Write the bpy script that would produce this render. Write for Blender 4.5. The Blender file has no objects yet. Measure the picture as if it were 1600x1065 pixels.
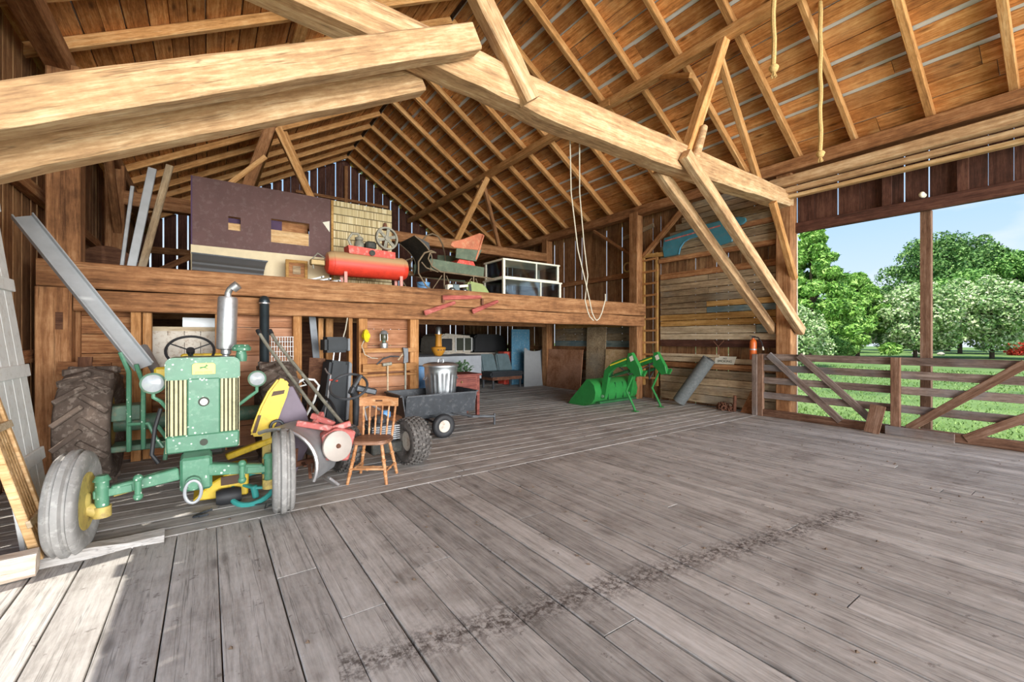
import bpy, bmesh, math, random
import numpy as np
from mathutils import Vector, Matrix

random.seed(7)
rng = np.random.default_rng(7)
scene = bpy.context.scene
C = scene.collection
PI = math.pi
V = Vector

# ------------------------------------------------------------------ camera
cam_data = bpy.data.cameras.new('camera')
cam = bpy.data.objects.new('camera', cam_data)
C.objects.link(cam)
cam.location = (0, 0, 1.55)
cam.rotation_euler = (PI / 2, 0, math.radians(-35.08))
cam_data.sensor_width = 36
cam_data.lens = 676.4 / 1600 * 36
cam_data.shift_y = -0.002
cam_data.clip_start = 0.05
cam_data.clip_end = 400
scene.camera = cam

# ------------------------------------------------------------------ sky, sun, added fill lamps, exposure
scene.view_settings.view_transform = 'Standard'
scene.view_settings.look = 'None'
scene.view_settings.gamma = 1
scene.view_settings.use_curve_mapping = False
scene.view_settings.exposure = 0.0
try:
    scene.cycles.max_bounces = 10
    scene.cycles.diffuse_bounces = 6
    scene.cycles.sample_clamp_indirect = 6
except Exception:
    pass
SKY_STRENGTH = 1.12
SUN_STRENGTH = 6.0
world = bpy.data.worlds.new('sky')
scene.world = world
world.use_nodes = True
wt = world.node_tree
wt.nodes.clear()
_o = wt.nodes.new('ShaderNodeOutputWorld')
_b = wt.nodes.new('ShaderNodeBackground')
_tc = wt.nodes.new('ShaderNodeTexCoord')
_sx = wt.nodes.new('ShaderNodeSeparateXYZ')
_rp = wt.nodes.new('ShaderNodeValToRGB')
_mp = wt.nodes.new('ShaderNodeMapping')
_mp.inputs['Scale'].default_value = (1, 1, 3.2)
_nz = wt.nodes.new('ShaderNodeTexNoise')
_nz.inputs['Scale'].default_value = 3.1
_nz.inputs['Detail'].default_value = 7
_cr = wt.nodes.new('ShaderNodeValToRGB')
_mx = wt.nodes.new('ShaderNodeMix')
_mx.data_type = 'RGBA'
wt.links.new(_tc.outputs['Generated'], _sx.inputs[0])
wt.links.new(_sx.outputs['Z'], _rp.inputs[0])
_e = _rp.color_ramp.elements
_e[0].position = 0.0; _e[0].color = (0.80, 0.90, 1.0, 1)
_e[1].position = 0.6; _e[1].color = (0.26, 0.50, 0.92, 1)
_rp.color_ramp.elements.new(0.2).color = (0.50, 0.72, 0.98, 1)
wt.links.new(_tc.outputs['Generated'], _mp.inputs[0])
wt.links.new(_mp.outputs[0], _nz.inputs['Vector'])
wt.links.new(_nz.outputs['Fac'], _cr.inputs[0])
_cr.color_ramp.elements[0].position = 0.50
_cr.color_ramp.elements[1].position = 0.72
wt.links.new(_cr.outputs[0], _mx.inputs[0])
wt.links.new(_rp.outputs[0], _mx.inputs[6])
_mx.inputs[7].default_value = (0.95, 0.97, 1.0, 1)
wt.links.new(_mx.outputs[2], _b.inputs['Color'])
_b.inputs['Strength'].default_value = SKY_STRENGTH
wt.links.new(_b.outputs[0], _o.inputs['Surface'])

sd = bpy.data.lights.new('sun', 'SUN')
sun = bpy.data.objects.new('sun', sd)
C.objects.link(sun)
sd.energy = SUN_STRENGTH
sd.angle = math.radians(0.6)
sd.color = (1.0, 0.94, 0.84)
sun.rotation_euler = V((0.385, 0.10, -0.92)).to_track_quat('-Z', 'Y').to_euler()

def daylight(name, loc, direction, sx, sy, power, col):  # invisible area lamp added as fill in place of daylight
    ld = bpy.data.lights.new(name, 'AREA')
    ld.shape = 'RECTANGLE'; ld.size = sx; ld.size_y = sy
    ld.energy = power; ld.color = col
    lo = bpy.data.objects.new(name, ld)
    C.objects.link(lo)
    lo.location = loc
    lo.rotation_euler = V(direction).to_track_quat('-Z', 'Z').to_euler()
    return lo
# added fill lamps standing in for daylight: unseen open near end, sunny side door
daylight('fill_open_end', (3.9, -15.0, 2.6), (0, 1, 0.10), 20.0, 7.6, 9300, (1.0, 0.985, 0.965))
daylight('fill_drive_door', (-1.75, 0.2, 1.7), (1, 0.25, 0.22), 6.5, 3.0, 90, (1.0, 0.96, 0.90))

# ------------------------------------------------------------------ node helpers
def lin(h):
    if isinstance(h, (tuple, list)):
        return tuple(h)[:3]
    h = h.lstrip('#')
    o = []
    for i in (0, 2, 4):
        c = int(h[i:i + 2], 16) / 255
        o.append(c / 12.92 if c <= 0.04045 else ((c + 0.055) / 1.055) ** 2.4)
    return tuple(o)

def rgba(h):
    return (*lin(h), 1)

class NT:
    def __init__(s, name):
        s.m = bpy.data.materials.new(name)
        s.m.use_nodes = True
        s.t = s.m.node_tree
        s.b = s.t.nodes['Principled BSDF']
    def n(s, ty, **k):
        nd = s.t.nodes.new('ShaderNode' + ty)
        for a, b in k.items():
            setattr(nd, a, b)
        return nd
    def l(s, a, b):
        s.t.links.new(a, b)
    def setv(s, nd, **k):
        for a, b in k.items():
            nd.inputs[a].default_value = b
        return nd
    def ramp(s, fac, stops):
        r = s.n('ValToRGB')
        e = r.color_ramp.elements
        e[0].position = stops[0][0]; e[0].color = rgba(stops[0][1])
        e[1].position = stops[-1][0]; e[1].color = rgba(stops[-1][1])
        for p, c in stops[1:-1]:
            e.new(p).color = rgba(c)
        s.l(fac, r.inputs[0])
        return r.outputs[0]
    def mix(s, fac, a, b, mode='MIX'):
        m = s.n('Mix', data_type='RGBA', blend_type=mode)
        for sock, v in ((m.inputs[0], fac), (m.inputs[6], a), (m.inputs[7], b)):
            if isinstance(v, (int, float)):
                sock.default_value = v
            elif isinstance(v, (tuple, list, str)):
                sock.default_value = rgba(v)
            else:
                s.l(v, sock)
        return m.outputs[2]
    def math(s, op, a, b=None, c=None):
        m = s.n('Math', operation=op)
        for sock, v in zip(m.inputs, (a, b, c)):
            if v is None:
                continue
            if isinstance(v, (int, float)):
                sock.default_value = v
            else:
                s.l(v, sock)
        return m.outputs[0]
    def bump(s, h, st, dist=0.01):
        b = s.n('Bump')
        b.inputs['Strength'].default_value = st
        b.inputs['Distance'].default_value = dist
        s.l(h, b.inputs['Height'])
        s.l(b.outputs[0], s.b.inputs['Normal'])

def wood(name, dark, mid, light, rnd=0.35, rough=0.8, bump=0.35, gs=1.0, knots=0.5, patch=None, patch_amt=0.5, weather=None):
    """timber with grain along each object's own x axis"""
    w = NT(name)
    tc = w.n('TexCoord'); oi = w.n('ObjectInfo')
    off = w.n('VectorMath', operation='SCALE')
    cmb = w.n('CombineXYZ')
    w.l(oi.outputs['Random'], cmb.inputs[0]); w.l(oi.outputs['Random'], cmb.inputs[1]); w.l(oi.outputs['Random'], cmb.inputs[2])
    w.l(cmb.outputs[0], off.inputs[0]); off.inputs['Scale'].default_value = 57.0
    add = w.n('VectorMath', operation='ADD')
    w.l(tc.outputs['Object'], add.inputs[0]); w.l(off.outputs[0], add.inputs[1])
    mp = w.n('Mapping'); mp.inputs['Scale'].default_value = (1.1 * gs, 22 * gs, 22 * gs)
    w.l(add.outputs[0], mp.inputs[0])
    nz = w.setv(w.n('TexNoise'), Scale=1.0, Detail=6, Roughness=0.62, Distortion=0.4)
    w.l(mp.outputs[0], nz.inputs['Vector'])
    mp2 = w.n('Mapping'); mp2.inputs['Scale'].default_value = (0.5, 3.0, 3.0)
    w.l(add.outputs[0], mp2.inputs[0])
    nb = w.setv(w.n('TexNoise'), Scale=1.0, Detail=3, Roughness=0.5)
    w.l(mp2.outputs[0], nb.inputs['Vector'])
    mp3 = w.n('Mapping'); mp3.inputs['Scale'].default_value = (9.0 * gs, 75 * gs, 75 * gs)
    w.l(add.outputs[0], mp3.inputs[0])
    nf = w.setv(w.n('TexNoise'), Scale=1.0, Detail=4, Roughness=0.7)
    w.l(mp3.outputs[0], nf.inputs['Vector'])
    nm = w.setv(w.n('TexNoise'), Scale=5.0, Detail=5, Roughness=0.65)
    w.l(add.outputs[0], nm.inputs['Vector'])
    f = w.math('ADD', w.math('ADD', w.math('MULTIPLY', nz.outputs['Fac'], 0.36), w.math('MULTIPLY', nb.outputs['Fac'], 0.2)),
               w.math('ADD', w.math('MULTIPLY', nf.outputs['Fac'], 0.26), w.math('MULTIPLY', nm.outputs['Fac'], 0.18)))
    col = w.ramp(f, [(0.38, dark), (0.5, mid), (0.61, light)])
    # drying checks along the grain
    mp4 = w.n('Mapping'); mp4.inputs['Scale'].default_value = (0.7 * gs, 34 * gs, 34 * gs)
    w.l(add.outputs[0], mp4.inputs[0])
    nc = w.setv(w.n('TexNoise'), Scale=1.0, Detail=3, Roughness=0.55, Distortion=0.2)
    w.l(mp4.outputs[0], nc.inputs['Vector'])
    ck = w.ramp(w.math('ABSOLUTE', w.math('SUBTRACT', nc.outputs['Fac'], 0.60)), [(0.004, 'ffffff'), (0.022, '000000')])
    col = w.mix(w.math('MULTIPLY', ck, 0.5), col, tuple(c * 0.4 for c in lin(dark)))
    # knots
    if knots:
        mk = w.n('Mapping'); mk.inputs['Scale'].default_value = (1.7, 6.0, 6.0)
        w.l(add.outputs[0], mk.inputs[0])
        vo = w.setv(w.n('TexVoronoi'), Scale=1.0)
        w.l(mk.outputs[0], vo.inputs['Vector'])
        k = w.ramp(vo.outputs['Distance'], [(0.06, 'ffffff'), (0.2, '000000')])
        kk = w.math('MULTIPLY', k, knots)
        col = w.mix(kk, col, tuple(c * 0.45 for c in lin(dark)))
    if patch:
        np_ = w.setv(w.n('TexNoise'), Scale=0.9, Detail=4)
        w.l(add.outputs[0], np_.inputs['Vector'])
        col = w.mix(w.math('MULTIPLY', w.ramp(np_.outputs['Fac'], [(0.5, '000000'), (0.62, 'ffffff')]), patch_amt), col, patch)
    # each board its own tone
    r = w.math('ADD', w.math('MULTIPLY', oi.outputs['Random'], rnd), 1 - rnd / 2)
    hs = w.n('HueSaturation'); w.l(r, hs.inputs['Value']); w.l(col, hs.inputs['Color'])
    col = hs.outputs[0]
    w.l(col, w.b.inputs['Base Color'])
    w.b.inputs['Roughness'].default_value = rough
    w.b.inputs['Specular IOR Level'].default_value = 0.25
    if bump:
        w.bump(f, bump, 0.012)
    return w

def paint(name, col, rough=0.5, metal=0.0, var=0.18, wear=None, wear_amt=0.0, scale=6.0, bump=0.05, spec=0.5, dust=None, spots=None):
    """painted, plastic, cloth or metal surface with small procedural mottling"""
    w = NT(name)
    tc = w.n('TexCoord')
    nz = w.setv(w.n('TexNoise'), Scale=scale, Detail=5, Roughness=0.6)
    w.l(tc.outputs['Object'], nz.inputs['Vector'])
    c = lin(col)
    lo = tuple(max(0, x * (1 - var)) for x in c); hi = tuple(min(1, x * (1 + var)) for x in c)
    out = w.ramp(nz.outputs['Fac'], [(0.3, lo), (0.7, hi)])
    if wear:
        n2 = w.setv(w.n('TexNoise'), Scale=scale * 2.7, Detail=6, Roughness=0.7)
        w.l(tc.outputs['Object'], n2.inputs['Vector'])
        out = w.mix(w.math('MULTIPLY', w.ramp(n2.outputs['Fac'], [(0.52, '000000'), (0.62, 'ffffff')]), wear_amt), out, wear)
    if spots:  # flaked specks
        vo = w.setv(w.n('TexVoronoi'), Scale=26.0); w.l(tc.outputs['Object'], vo.inputs['Vector'])
        n5 = w.setv(w.n('TexNoise'), Scale=3.0, Detail=2); w.l(tc.outputs['Object'], n5.inputs['Vector'])
        out = w.mix(w.math('MULTIPLY', w.ramp(vo.outputs['Distance'], [(0.16, 'ffffff'), (0.24, '000000')]), w.ramp(n5.outputs['Fac'], [(0.5, '000000'), (0.56, 'ffffff')])), out, spots)
    if dust:   # dust settles on faces that look up
        g = w.n('NewGeometry'); sp = w.n('SeparateXYZ'); w.l(g.outputs['Normal'], sp.inputs[0])
        out = w.mix(w.math('MULTIPLY', w.ramp(sp.outputs['Z'], [(0.0, '000000'), (0.42, 'ffffff')]), 0.85), out, dust)
    w.l(out, w.b.inputs['Base Color'])
    w.b.inputs['Roughness'].default_value = rough
    w.b.inputs['Metallic'].default_value = metal
    w.b.inputs['Specular IOR Level'].default_value = spec
    if bump:
        w.bump(nz.outputs['Fac'], bump, 0.01)
    return w

M = {}
def mk(n, w):
    M[n] = w.m
    return w
mk('roof_wood', wood('roof_wood', '7a4a26', 'bd7e46', 'deac72', rnd=0.65, knots=0.8, patch='8f7355', patch_amt=0.25))
mk('rafter_wood', wood('rafter_wood', '8a5f36', 'c08c56', 'dab07c', rnd=0.2, knots=0.3))
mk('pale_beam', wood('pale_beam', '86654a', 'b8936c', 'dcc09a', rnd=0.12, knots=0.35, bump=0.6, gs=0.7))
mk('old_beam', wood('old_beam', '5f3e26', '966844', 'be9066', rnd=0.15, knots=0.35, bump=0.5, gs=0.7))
mk('brown_board', wood('brown_board', '5a3822', '91623f', 'b48a60', rnd=0.35, knots=0.5))
mk('stud_wood', wood('stud_wood', '855730', 'b07e4e', 'cfa070', rnd=0.2, knots=0.3))
mk('siding', wood('siding', '553722', '8a6242', 'b08860', rnd=0.4, knots=0.4))
mk('dark_siding', wood('dark_siding', '33201a', '523329', '6d4a3c', rnd=0.3, knots=0.3))
mk('grey_board', wood('grey_board', '6a5743', '9a8468', 'bfa988', rnd=0.5, knots=0.5, patch='8a8d86', patch_amt=0.35))
mk('blue_board', wood('blue_board', '55605c', '7d8a86', 'a7a898', rnd=0.3, knots=0.3, patch='5a7480', patch_amt=0.7))
mk('gold_board', wood('gold_board', '8a6434', 'b48a50', 'cfa86c', rnd=0.25, knots=0.5))
mk('pale_board', wood('pale_board', '8f7d64', 'bda98c', 'd8c7ab', rnd=0.2, knots=0.3))
mk('gate_wood', wood('gate_wood', '4f4139', '7c6a60', 'a09187', rnd=0.3, knots=0.2, patch='7f8488', patch_amt=0.6))
mk('gate_brown', wood('gate_brown', '55392a', '80604c', 'a08471', rnd=0.2, knots=0.2))
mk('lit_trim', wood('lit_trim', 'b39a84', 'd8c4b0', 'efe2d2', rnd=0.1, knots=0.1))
mk('plywood', wood('plywood', '7f5238', 'a87656', 'be9070', rnd=0.15, knots=0.15, gs=0.5, patch='c79a80', patch_amt=0.4))
mk('pale_ply', wood('pale_ply', 'b58f62', 'd0ad80', 'e0c49c', rnd=0.1, knots=0.1, gs=0.4))
mk('chair_wood', wood('chair_wood', '8f5c38', 'ba8458', 'dab48c', rnd=0.05, rough=0.42, knots=0.0, bump=0.05))
mk('chair_seat_wood', wood('chair_seat_wood', '5a3c28', '84604a', 'a5806a', rnd=0.05, rough=0.4, knots=0.0, bump=0.08))
mk('red_wood', wood('red_wood', '7a3a34', 'b05c54', 'cc8a80', rnd=0.1, knots=0.0, patch='b89a8a', patch_amt=0.4))
mk('desk_wood', wood('desk_wood', '4e2420', '7a3f36', '96594a', rnd=0.05, rough=0.5, knots=0.0))
mk('tan_wood', wood('tan_wood', '9c7848', 'c8a274', 'e2c79c', rnd=0.08, knots=0.1))
mk('dark_wood', wood('dark_wood', '3a2218', '60402e', '7c573f', rnd=0.1, knots=0.1))

# weathered floor planks: dirt and a dark drag stain lie across the boards, so those follow the floor itself
def floor_material():
    w = wood('floor_wood', '87837e', 'b0aca7', 'c8c5c1', rnd=0.26, rough=0.85, bump=0.5, gs=0.9, knots=0.55)
    col = w.b.inputs['Base Color'].links[0].from_socket
    g = w.n('NewGeometry')
    n1 = w.setv(w.n('TexNoise'), Scale=1.3, Detail=6, Roughness=0.65)
    w.l(g.outputs['Position'], n1.inputs['Vector'])
    col = w.mix(w.math('MULTIPLY', w.ramp(n1.outputs['Fac'], [(0.52, '000000'), (0.72, 'ffffff')]), 0.55), col, '5f5349')
    n3 = w.setv(w.n('TexNoise'), Scale=9.0, Detail=5, Roughness=0.7)
    w.l(g.outputs['Position'], n3.inputs['Vector'])
    col = w.mix(w.math('MULTIPLY', w.ramp(n3.outputs['Fac'], [(0.62, '000000'), (0.68, 'ffffff')]), 0.55), col, '4a3e37')
    # drag stain between two points on the floor
    a = V((0.70, 2.10, 0)); b = V((4.75, 1.42, 0))
    sp = w.n('SeparateXYZ'); w.l(g.outputs['Position'], sp.inputs[0])
    d = (b - a); L = d.length; d.normalize()
    u = w.math('ADD', w.math('MULTIPLY', w.math('SUBTRACT', sp.outputs[0], a.x), d.x), w.math('MULTIPLY', w.math('SUBTRACT', sp.outputs[1], a.y), d.y))
    v = w.math('ADD', w.math('MULTIPLY', w.math('SUBTRACT', sp.outputs[0], a.x), -d.y), w.math('MULTIPLY', w.math('SUBTRACT', sp.outputs[1], a.y), d.x))
    n2 = w.setv(w.n('TexNoise'), Scale=5.0, Detail=6, Roughness=0.7)
    w.l(g.outputs['Position'], n2.inputs['Vector'])
    n6 = w.setv(w.n('TexNoise'), Scale=26.0, Detail=6, Roughness=0.75)
    w.l(g.outputs['Position'], n6.inputs['Vector'])
    vv = w.math('ABSOLUTE', w.math('ADD', v, w.math('MULTIPLY', w.math('SUBTRACT', n2.outputs['Fac'], 0.5), 0.35)))
    band = w.math('SUBTRACT', 1.0, w.math('MULTIPLY', vv, 6.0)); 
    m = w.n('Clamp'); w.l(band, m.inputs[0])
    ends = w.math('MULTIPLY', w.math('GREATER_THAN', u, -0.2), w.math('LESS_THAN', u, L))
    st = w.math('MULTIPLY', w.math('MULTIPLY', m.outputs[0], ends), w.ramp(n6.outputs['Fac'], [(0.44, '000000'), (0.56, 'ffffff')]))
    col = w.mix(w.math('MULTIPLY', st, 0.85), col, '3c2f29')
    w.l(col, w.b.inputs['Base Color'])
    M['floor_wood'] = w.m
floor_material()

P = lambda n, *a, **k: mk(n, paint(n, *a, **k))
P('tyre', '5a5653', 0.85, var=0.25, wear='8d8883', wear_amt=0.5, spec=0.2, bump=0.2)
P('front_tyre', '8f8d8a', 0.85, var=0.2, wear='b5b3af', wear_amt=0.5, spec=0.2, bump=0.2)
P('rear_tyre', '5e524a', 0.9, var=0.25, wear='8d8177', wear_amt=0.6, spec=0.15, bump=0.3)
P('green_paint', '4a7d62', 0.4, var=0.12, wear='86a892', wear_amt=0.2, scale=7, spots='d8e4d6')
P('green_dark', '4d6b58', 0.6, var=0.3, wear='8a7a60', wear_amt=0.4)
P('grille_bar', 'b9b48e', 0.55, var=0.15, wear='8a8a70', wear_amt=0.4)
P('grille_dark', '3b3f34', 0.7)
P('engine_dark', '2f302c', 0.7, var=0.4, wear='5a5347', wear_amt=0.5)
P('yellow_paint', 'd8b832', 0.45, var=0.15, wear='8c6f2a', wear_amt=0.35)
P('old_yellow', 'b9a45a', 0.6, var=0.25, wear='7d6a4a', wear_amt=0.5)
P('emblem_yellow', 'efe07a', 0.5, var=0.06)
P('emblem_green', '2f7a3c', 0.5, var=0.06)
P('silver', 'c9c9cb', 0.38, 0.85, var=0.12, wear='8f8378', wear_amt=0.25)
P('galvanized', 'c4c9cd', 0.34, 0.9, var=0.14, scale=9)
P('aluminium', 'a9adb0', 0.4, 0.3, var=0.1)
P('steel_dark', '5c5f63', 0.5, 0.6, var=0.25)
P('rust', '6d4531', 0.85, var=0.35, wear='3b2a24', wear_amt=0.6, bump=0.3)
P('glass_lamp', 'a9aeb2', 0.2, 0.2, var=0.08, scale=30)
P('black_plastic', '2b2c2f', 0.5, var=0.2, dust='4a4846')
P('black_rubber', '26272a', 0.6, var=0.2)
P('black_steel', '3b3f44', 0.5, 0.2, var=0.2, wear='77797b', wear_amt=0.3)
P('stovepipe', '3a4348', 0.4, 0.6, var=0.2)
P('white_paint', 'dfe1df', 0.6, var=0.05, wear='b5afa4', wear_amt=0.3)
P('old_white', 'cfc7ba', 0.75, var=0.1, wear='9a7a5a', wear_amt=0.55)
P('cream_paint', 'e8e4d2', 0.55, var=0.05, wear='c2b693', wear_amt=0.3)
P('maroon', '5f4442', 0.75, var=0.12, wear='c8bfb6', wear_amt=0.06, scale=4)
P('purple_side', '4a3350', 0.75, var=0.12)
P('cream_board', 'd6c6a4', 0.75, var=0.08)
P('red_tank', 'd23c28', 0.5, var=0.12, wear='9c2a1e', wear_amt=0.3, dust='b3a277')
P('red_paint', 'c4402f', 0.55, var=0.15, wear='e0a79a', wear_amt=0.4)
P('pink_leg', 'cf8f84', 0.6, var=0.15)
P('faded_red', 'b4605a', 0.7, var=0.2, wear='d0c0b8', wear_amt=0.4)
P('iron_grey', '8d8a7d', 0.6, 0.3, var=0.3, wear='5a5547', wear_amt=0.5)
P('sleigh_green', '54614f', 0.7, var=0.25, wear='7a7a62', wear_amt=0.4)
P('sleigh_black', '2f3030', 0.6, var=0.3, wear='6a665c', wear_amt=0.35)
P('sleigh_red', 'b5694a', 0.7, var=0.2, wear='c9a27c', wear_amt=0.4)
P('runner_iron', '7b6a54', 0.7, 0.2, var=0.3)
P('blue_plastic', '5f93c4', 0.45, var=0.1)
P('olive', '8d9a5e', 0.6, var=0.15)
P('rope_white', 'b9b2a0', 0.9, var=0.1, scale=40)
P('rope_tan', 'c2a26a', 0.95, var=0.25, scale=60, bump=0.4)
P('yellow_plastic', 'e8d62a', 0.4, var=0.08)
P('orange_plastic', 'c98a2c', 0.55, var=0.12)
P('fire_orange', 'd2662a', 0.35, var=0.1)
P('loader_green', '2c7f3c', 0.35, var=0.12, wear='1e5f2a', wear_amt=0.25)
P('loader_yellow', 'd9d23c', 0.4, var=0.1)
P('loader_dark', '245c34', 0.5, var=0.3)
P('grey_mat', '6a6e6e', 0.9, var=0.2, wear='4c5050', wear_amt=0.5, scale=20)
P('fender_teal', '3f7f90', 0.4, var=0.12, wear='8a6a5c', wear_amt=0.2)
P('fender_blue', '4d8aa6', 0.4, var=0.12)
P('teal_plastic', '3c9a94', 0.45, var=0.1)
P('vinyl_grey', '5f7176', 0.45, var=0.15)
P('vinyl_black', '2c3034', 0.42, var=0.2)
P('trim_grey', '83878c', 0.45, 0.3, var=0.15)
P('mauve_panel', '6f6270', 0.55, var=0.12)
P('grey_panel', '8f9294', 0.7, var=0.06)
P('blue_door', '4f86a4', 0.6, var=0.12, wear='c2c0b4', wear_amt=0.3)
P('tarp_grey', '8c9096', 0.6, var=0.2, scale=3)
P('tarp_black', '1f2022', 0.5, var=0.3, scale=3)
P('paper_white', 'd9d6c6', 0.8, var=0.05)
P('ink', '3c443c', 0.8, var=0.05)
P('decal_brown', '4c3420', 0.6, var=0.2)
P('bulb', 'f2ecd8', 0.3, var=0.04)
P('bottle_glass', '4a4a3a', 0.25, var=0.1)
P('plant_green', '4f6b4a', 0.8, var=0.3)
P('grey_metal_sheet', '9c9ea0', 0.5, 0.5, var=0.15)
P('roof_sheet', 'dcdcd8', 0.6, 0.0, var=0.1, scale=2)
P('pulley_grey', 'b3a9a0', 0.6, 0.2, var=0.1)
P('bark', '5a4a3c', 0.9, var=0.3, bump=0.4)
P('knob_brass', '8f7a52', 0.5, 0.5, var=0.2)
P('lantern_green', '4f6a58', 0.4, var=0.1)
P('stone_road', 'b9b2a8', 0.95, var=0.1, scale=3)

def leaf_mat(name, a, b, c):
    w = NT(name)
    g = w.n('NewGeometry')
    nz = w.setv(w.n('TexNoise'), Scale=1.4, Detail=4, Roughness=0.7)
    w.l(g.outputs['Position'], nz.inputs['Vector'])
    f = w.math('ADD', w.math('MULTIPLY', nz.outputs['Fac'], 0.6), w.math('MULTIPLY', g.outputs['Random Per Island'], 0.4))
    w.l(w.ramp(f, [(0.3, a), (0.5, b), (0.72, c)]), w.b.inputs['Base Color'])
    w.b.inputs['Roughness'].default_value = 0.6
    w.b.inputs['Specular IOR Level'].default_value = 0.2
    M[name] = w.m
leaf_mat('leaf_pine', '4a7a30', '86b450', 'bada7c')
leaf_mat('leaf_mid', '42702f', '78a850', 'a8cc74')
leaf_mat('leaf_pale', '5c8648', 'a2c07a', 'e4e6c4')
leaf_mat('leaf_dark', '3c6230', '6a944c', '94b46c')
leaf_mat('leaf_red', 'a02a22', 'd8483a', 'e87a5a')
leaf_mat('grass_blade', '527238', '6e8c4a', '8ca664')

def lawn_mat():
    w = NT('lawn')
    g = w.n('NewGeometry')
    nz = w.setv(w.n('TexNoise'), Scale=0.5, Detail=8, Roughness=0.75)
    w.l(g.outputs['Position'], nz.inputs['Vector'])
    w.l(w.ramp(nz.outputs['Fac'], [(0.3, '4c6a34'), (0.5, '698744'), (0.7, '869f5a')]), w.b.inputs['Base Color'])
    w.b.inputs['Roughness'].default_value = 0.9
    n2 = w.setv(w.n('TexNoise'), Scale=30, Detail=4)
    w.l(g.outputs['Position'], n2.inputs['Vector'])
    w.bump(n2.outputs['Fac'], 0.8, 0.05)
    M['lawn'] = w.m
lawn_mat()

def glass_mat():
    w = NT('pane_glass')
    tr = w.n('BsdfTransparent'); gl = w.n('BsdfGlossy')
    tr.inputs['Color'].default_value = (0.82, 0.88, 0.9, 1)
    gl.inputs['Roughness'].default_value = 0.06
    nz = w.setv(w.n('TexNoise'), Scale=4.0, Detail=3)
    mx = w.n('MixShader')
    fr = w.n('Fresnel'); fr.inputs['IOR'].default_value = 1.5
    w.l(w.math('ADD', fr.outputs[0], w.math('MULTIPLY', nz.outputs['Fac'], 0.2)), mx.inputs[0])
    w.l(tr.outputs[0], mx.inputs[1]); w.l(gl.outputs[0], mx.inputs[2])
    w.l(mx.outputs[0], w.t.nodes['Material Output'].inputs[0])
    M['pane_glass'] = w.m
glass_mat()

def books_mat():
    """printed board: rows of book spines"""
    w = NT('book_print')
    tc = w.n('TexCoord'); sp = w.n('SeparateXYZ'); w.l(tc.outputs['Object'], sp.inputs[0])
    row = w.math('FLOOR', w.math('MULTIPLY', sp.outputs[2], 6.6))
    fz = w.math('FRACT', w.math('MULTIPLY', sp.outputs[2], 6.6))
    nr = w.setv(w.n('TexNoise'), Scale=38.0, Detail=1)
    cb = w.n('CombineXYZ'); w.l(sp.outputs[0], cb.inputs[0]); w.l(w.math('MULTIPLY', row, 3.7), cb.inputs[1])
    w.l(cb.outputs[0], nr.inputs['Vector'])
    vo = w.setv(w.n('TexVoronoi', voronoi_dimensions='1D', feature='DISTANCE_TO_EDGE'), Scale=44.0)
    w.l(w.math('ADD', sp.outputs[0], w.math('MULTIPLY', row, 7.31)), vo.inputs['W'])
    col = w.ramp(nr.outputs['Fac'], [(0.35, 'a8946a'), (0.5, 'cbb98c'), (0.65, 'e0d3ae')])
    col = w.mix(w.ramp(vo.outputs['Distance'], [(0.02, 'ffffff'), (0.09, '000000')]), col, '6b5a3c')
    col = w.mix(w.ramp(fz, [(0.86, '000000'), (0.9, 'ffffff')]), col, '5f5338')
    w.l(col, w.b.inputs['Base Color']); w.b.inputs['Roughness'].default_value = 0.8
    M['book_print'] = w.m
books_mat()

# ------------------------------------------------------------------ mesh helpers
def frame(axis, up=(0, 0, 1)):
    x = V(axis).normalized(); u = V(up)
    if abs(x.dot(u.normalized())) > 0.99:
        u = V((0, 1, 0)) if abs(x.y) < 0.9 else V((1, 0, 0))
    y = u.cross(x).normalized(); z = x.cross(y)
    return x, y, z

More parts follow.
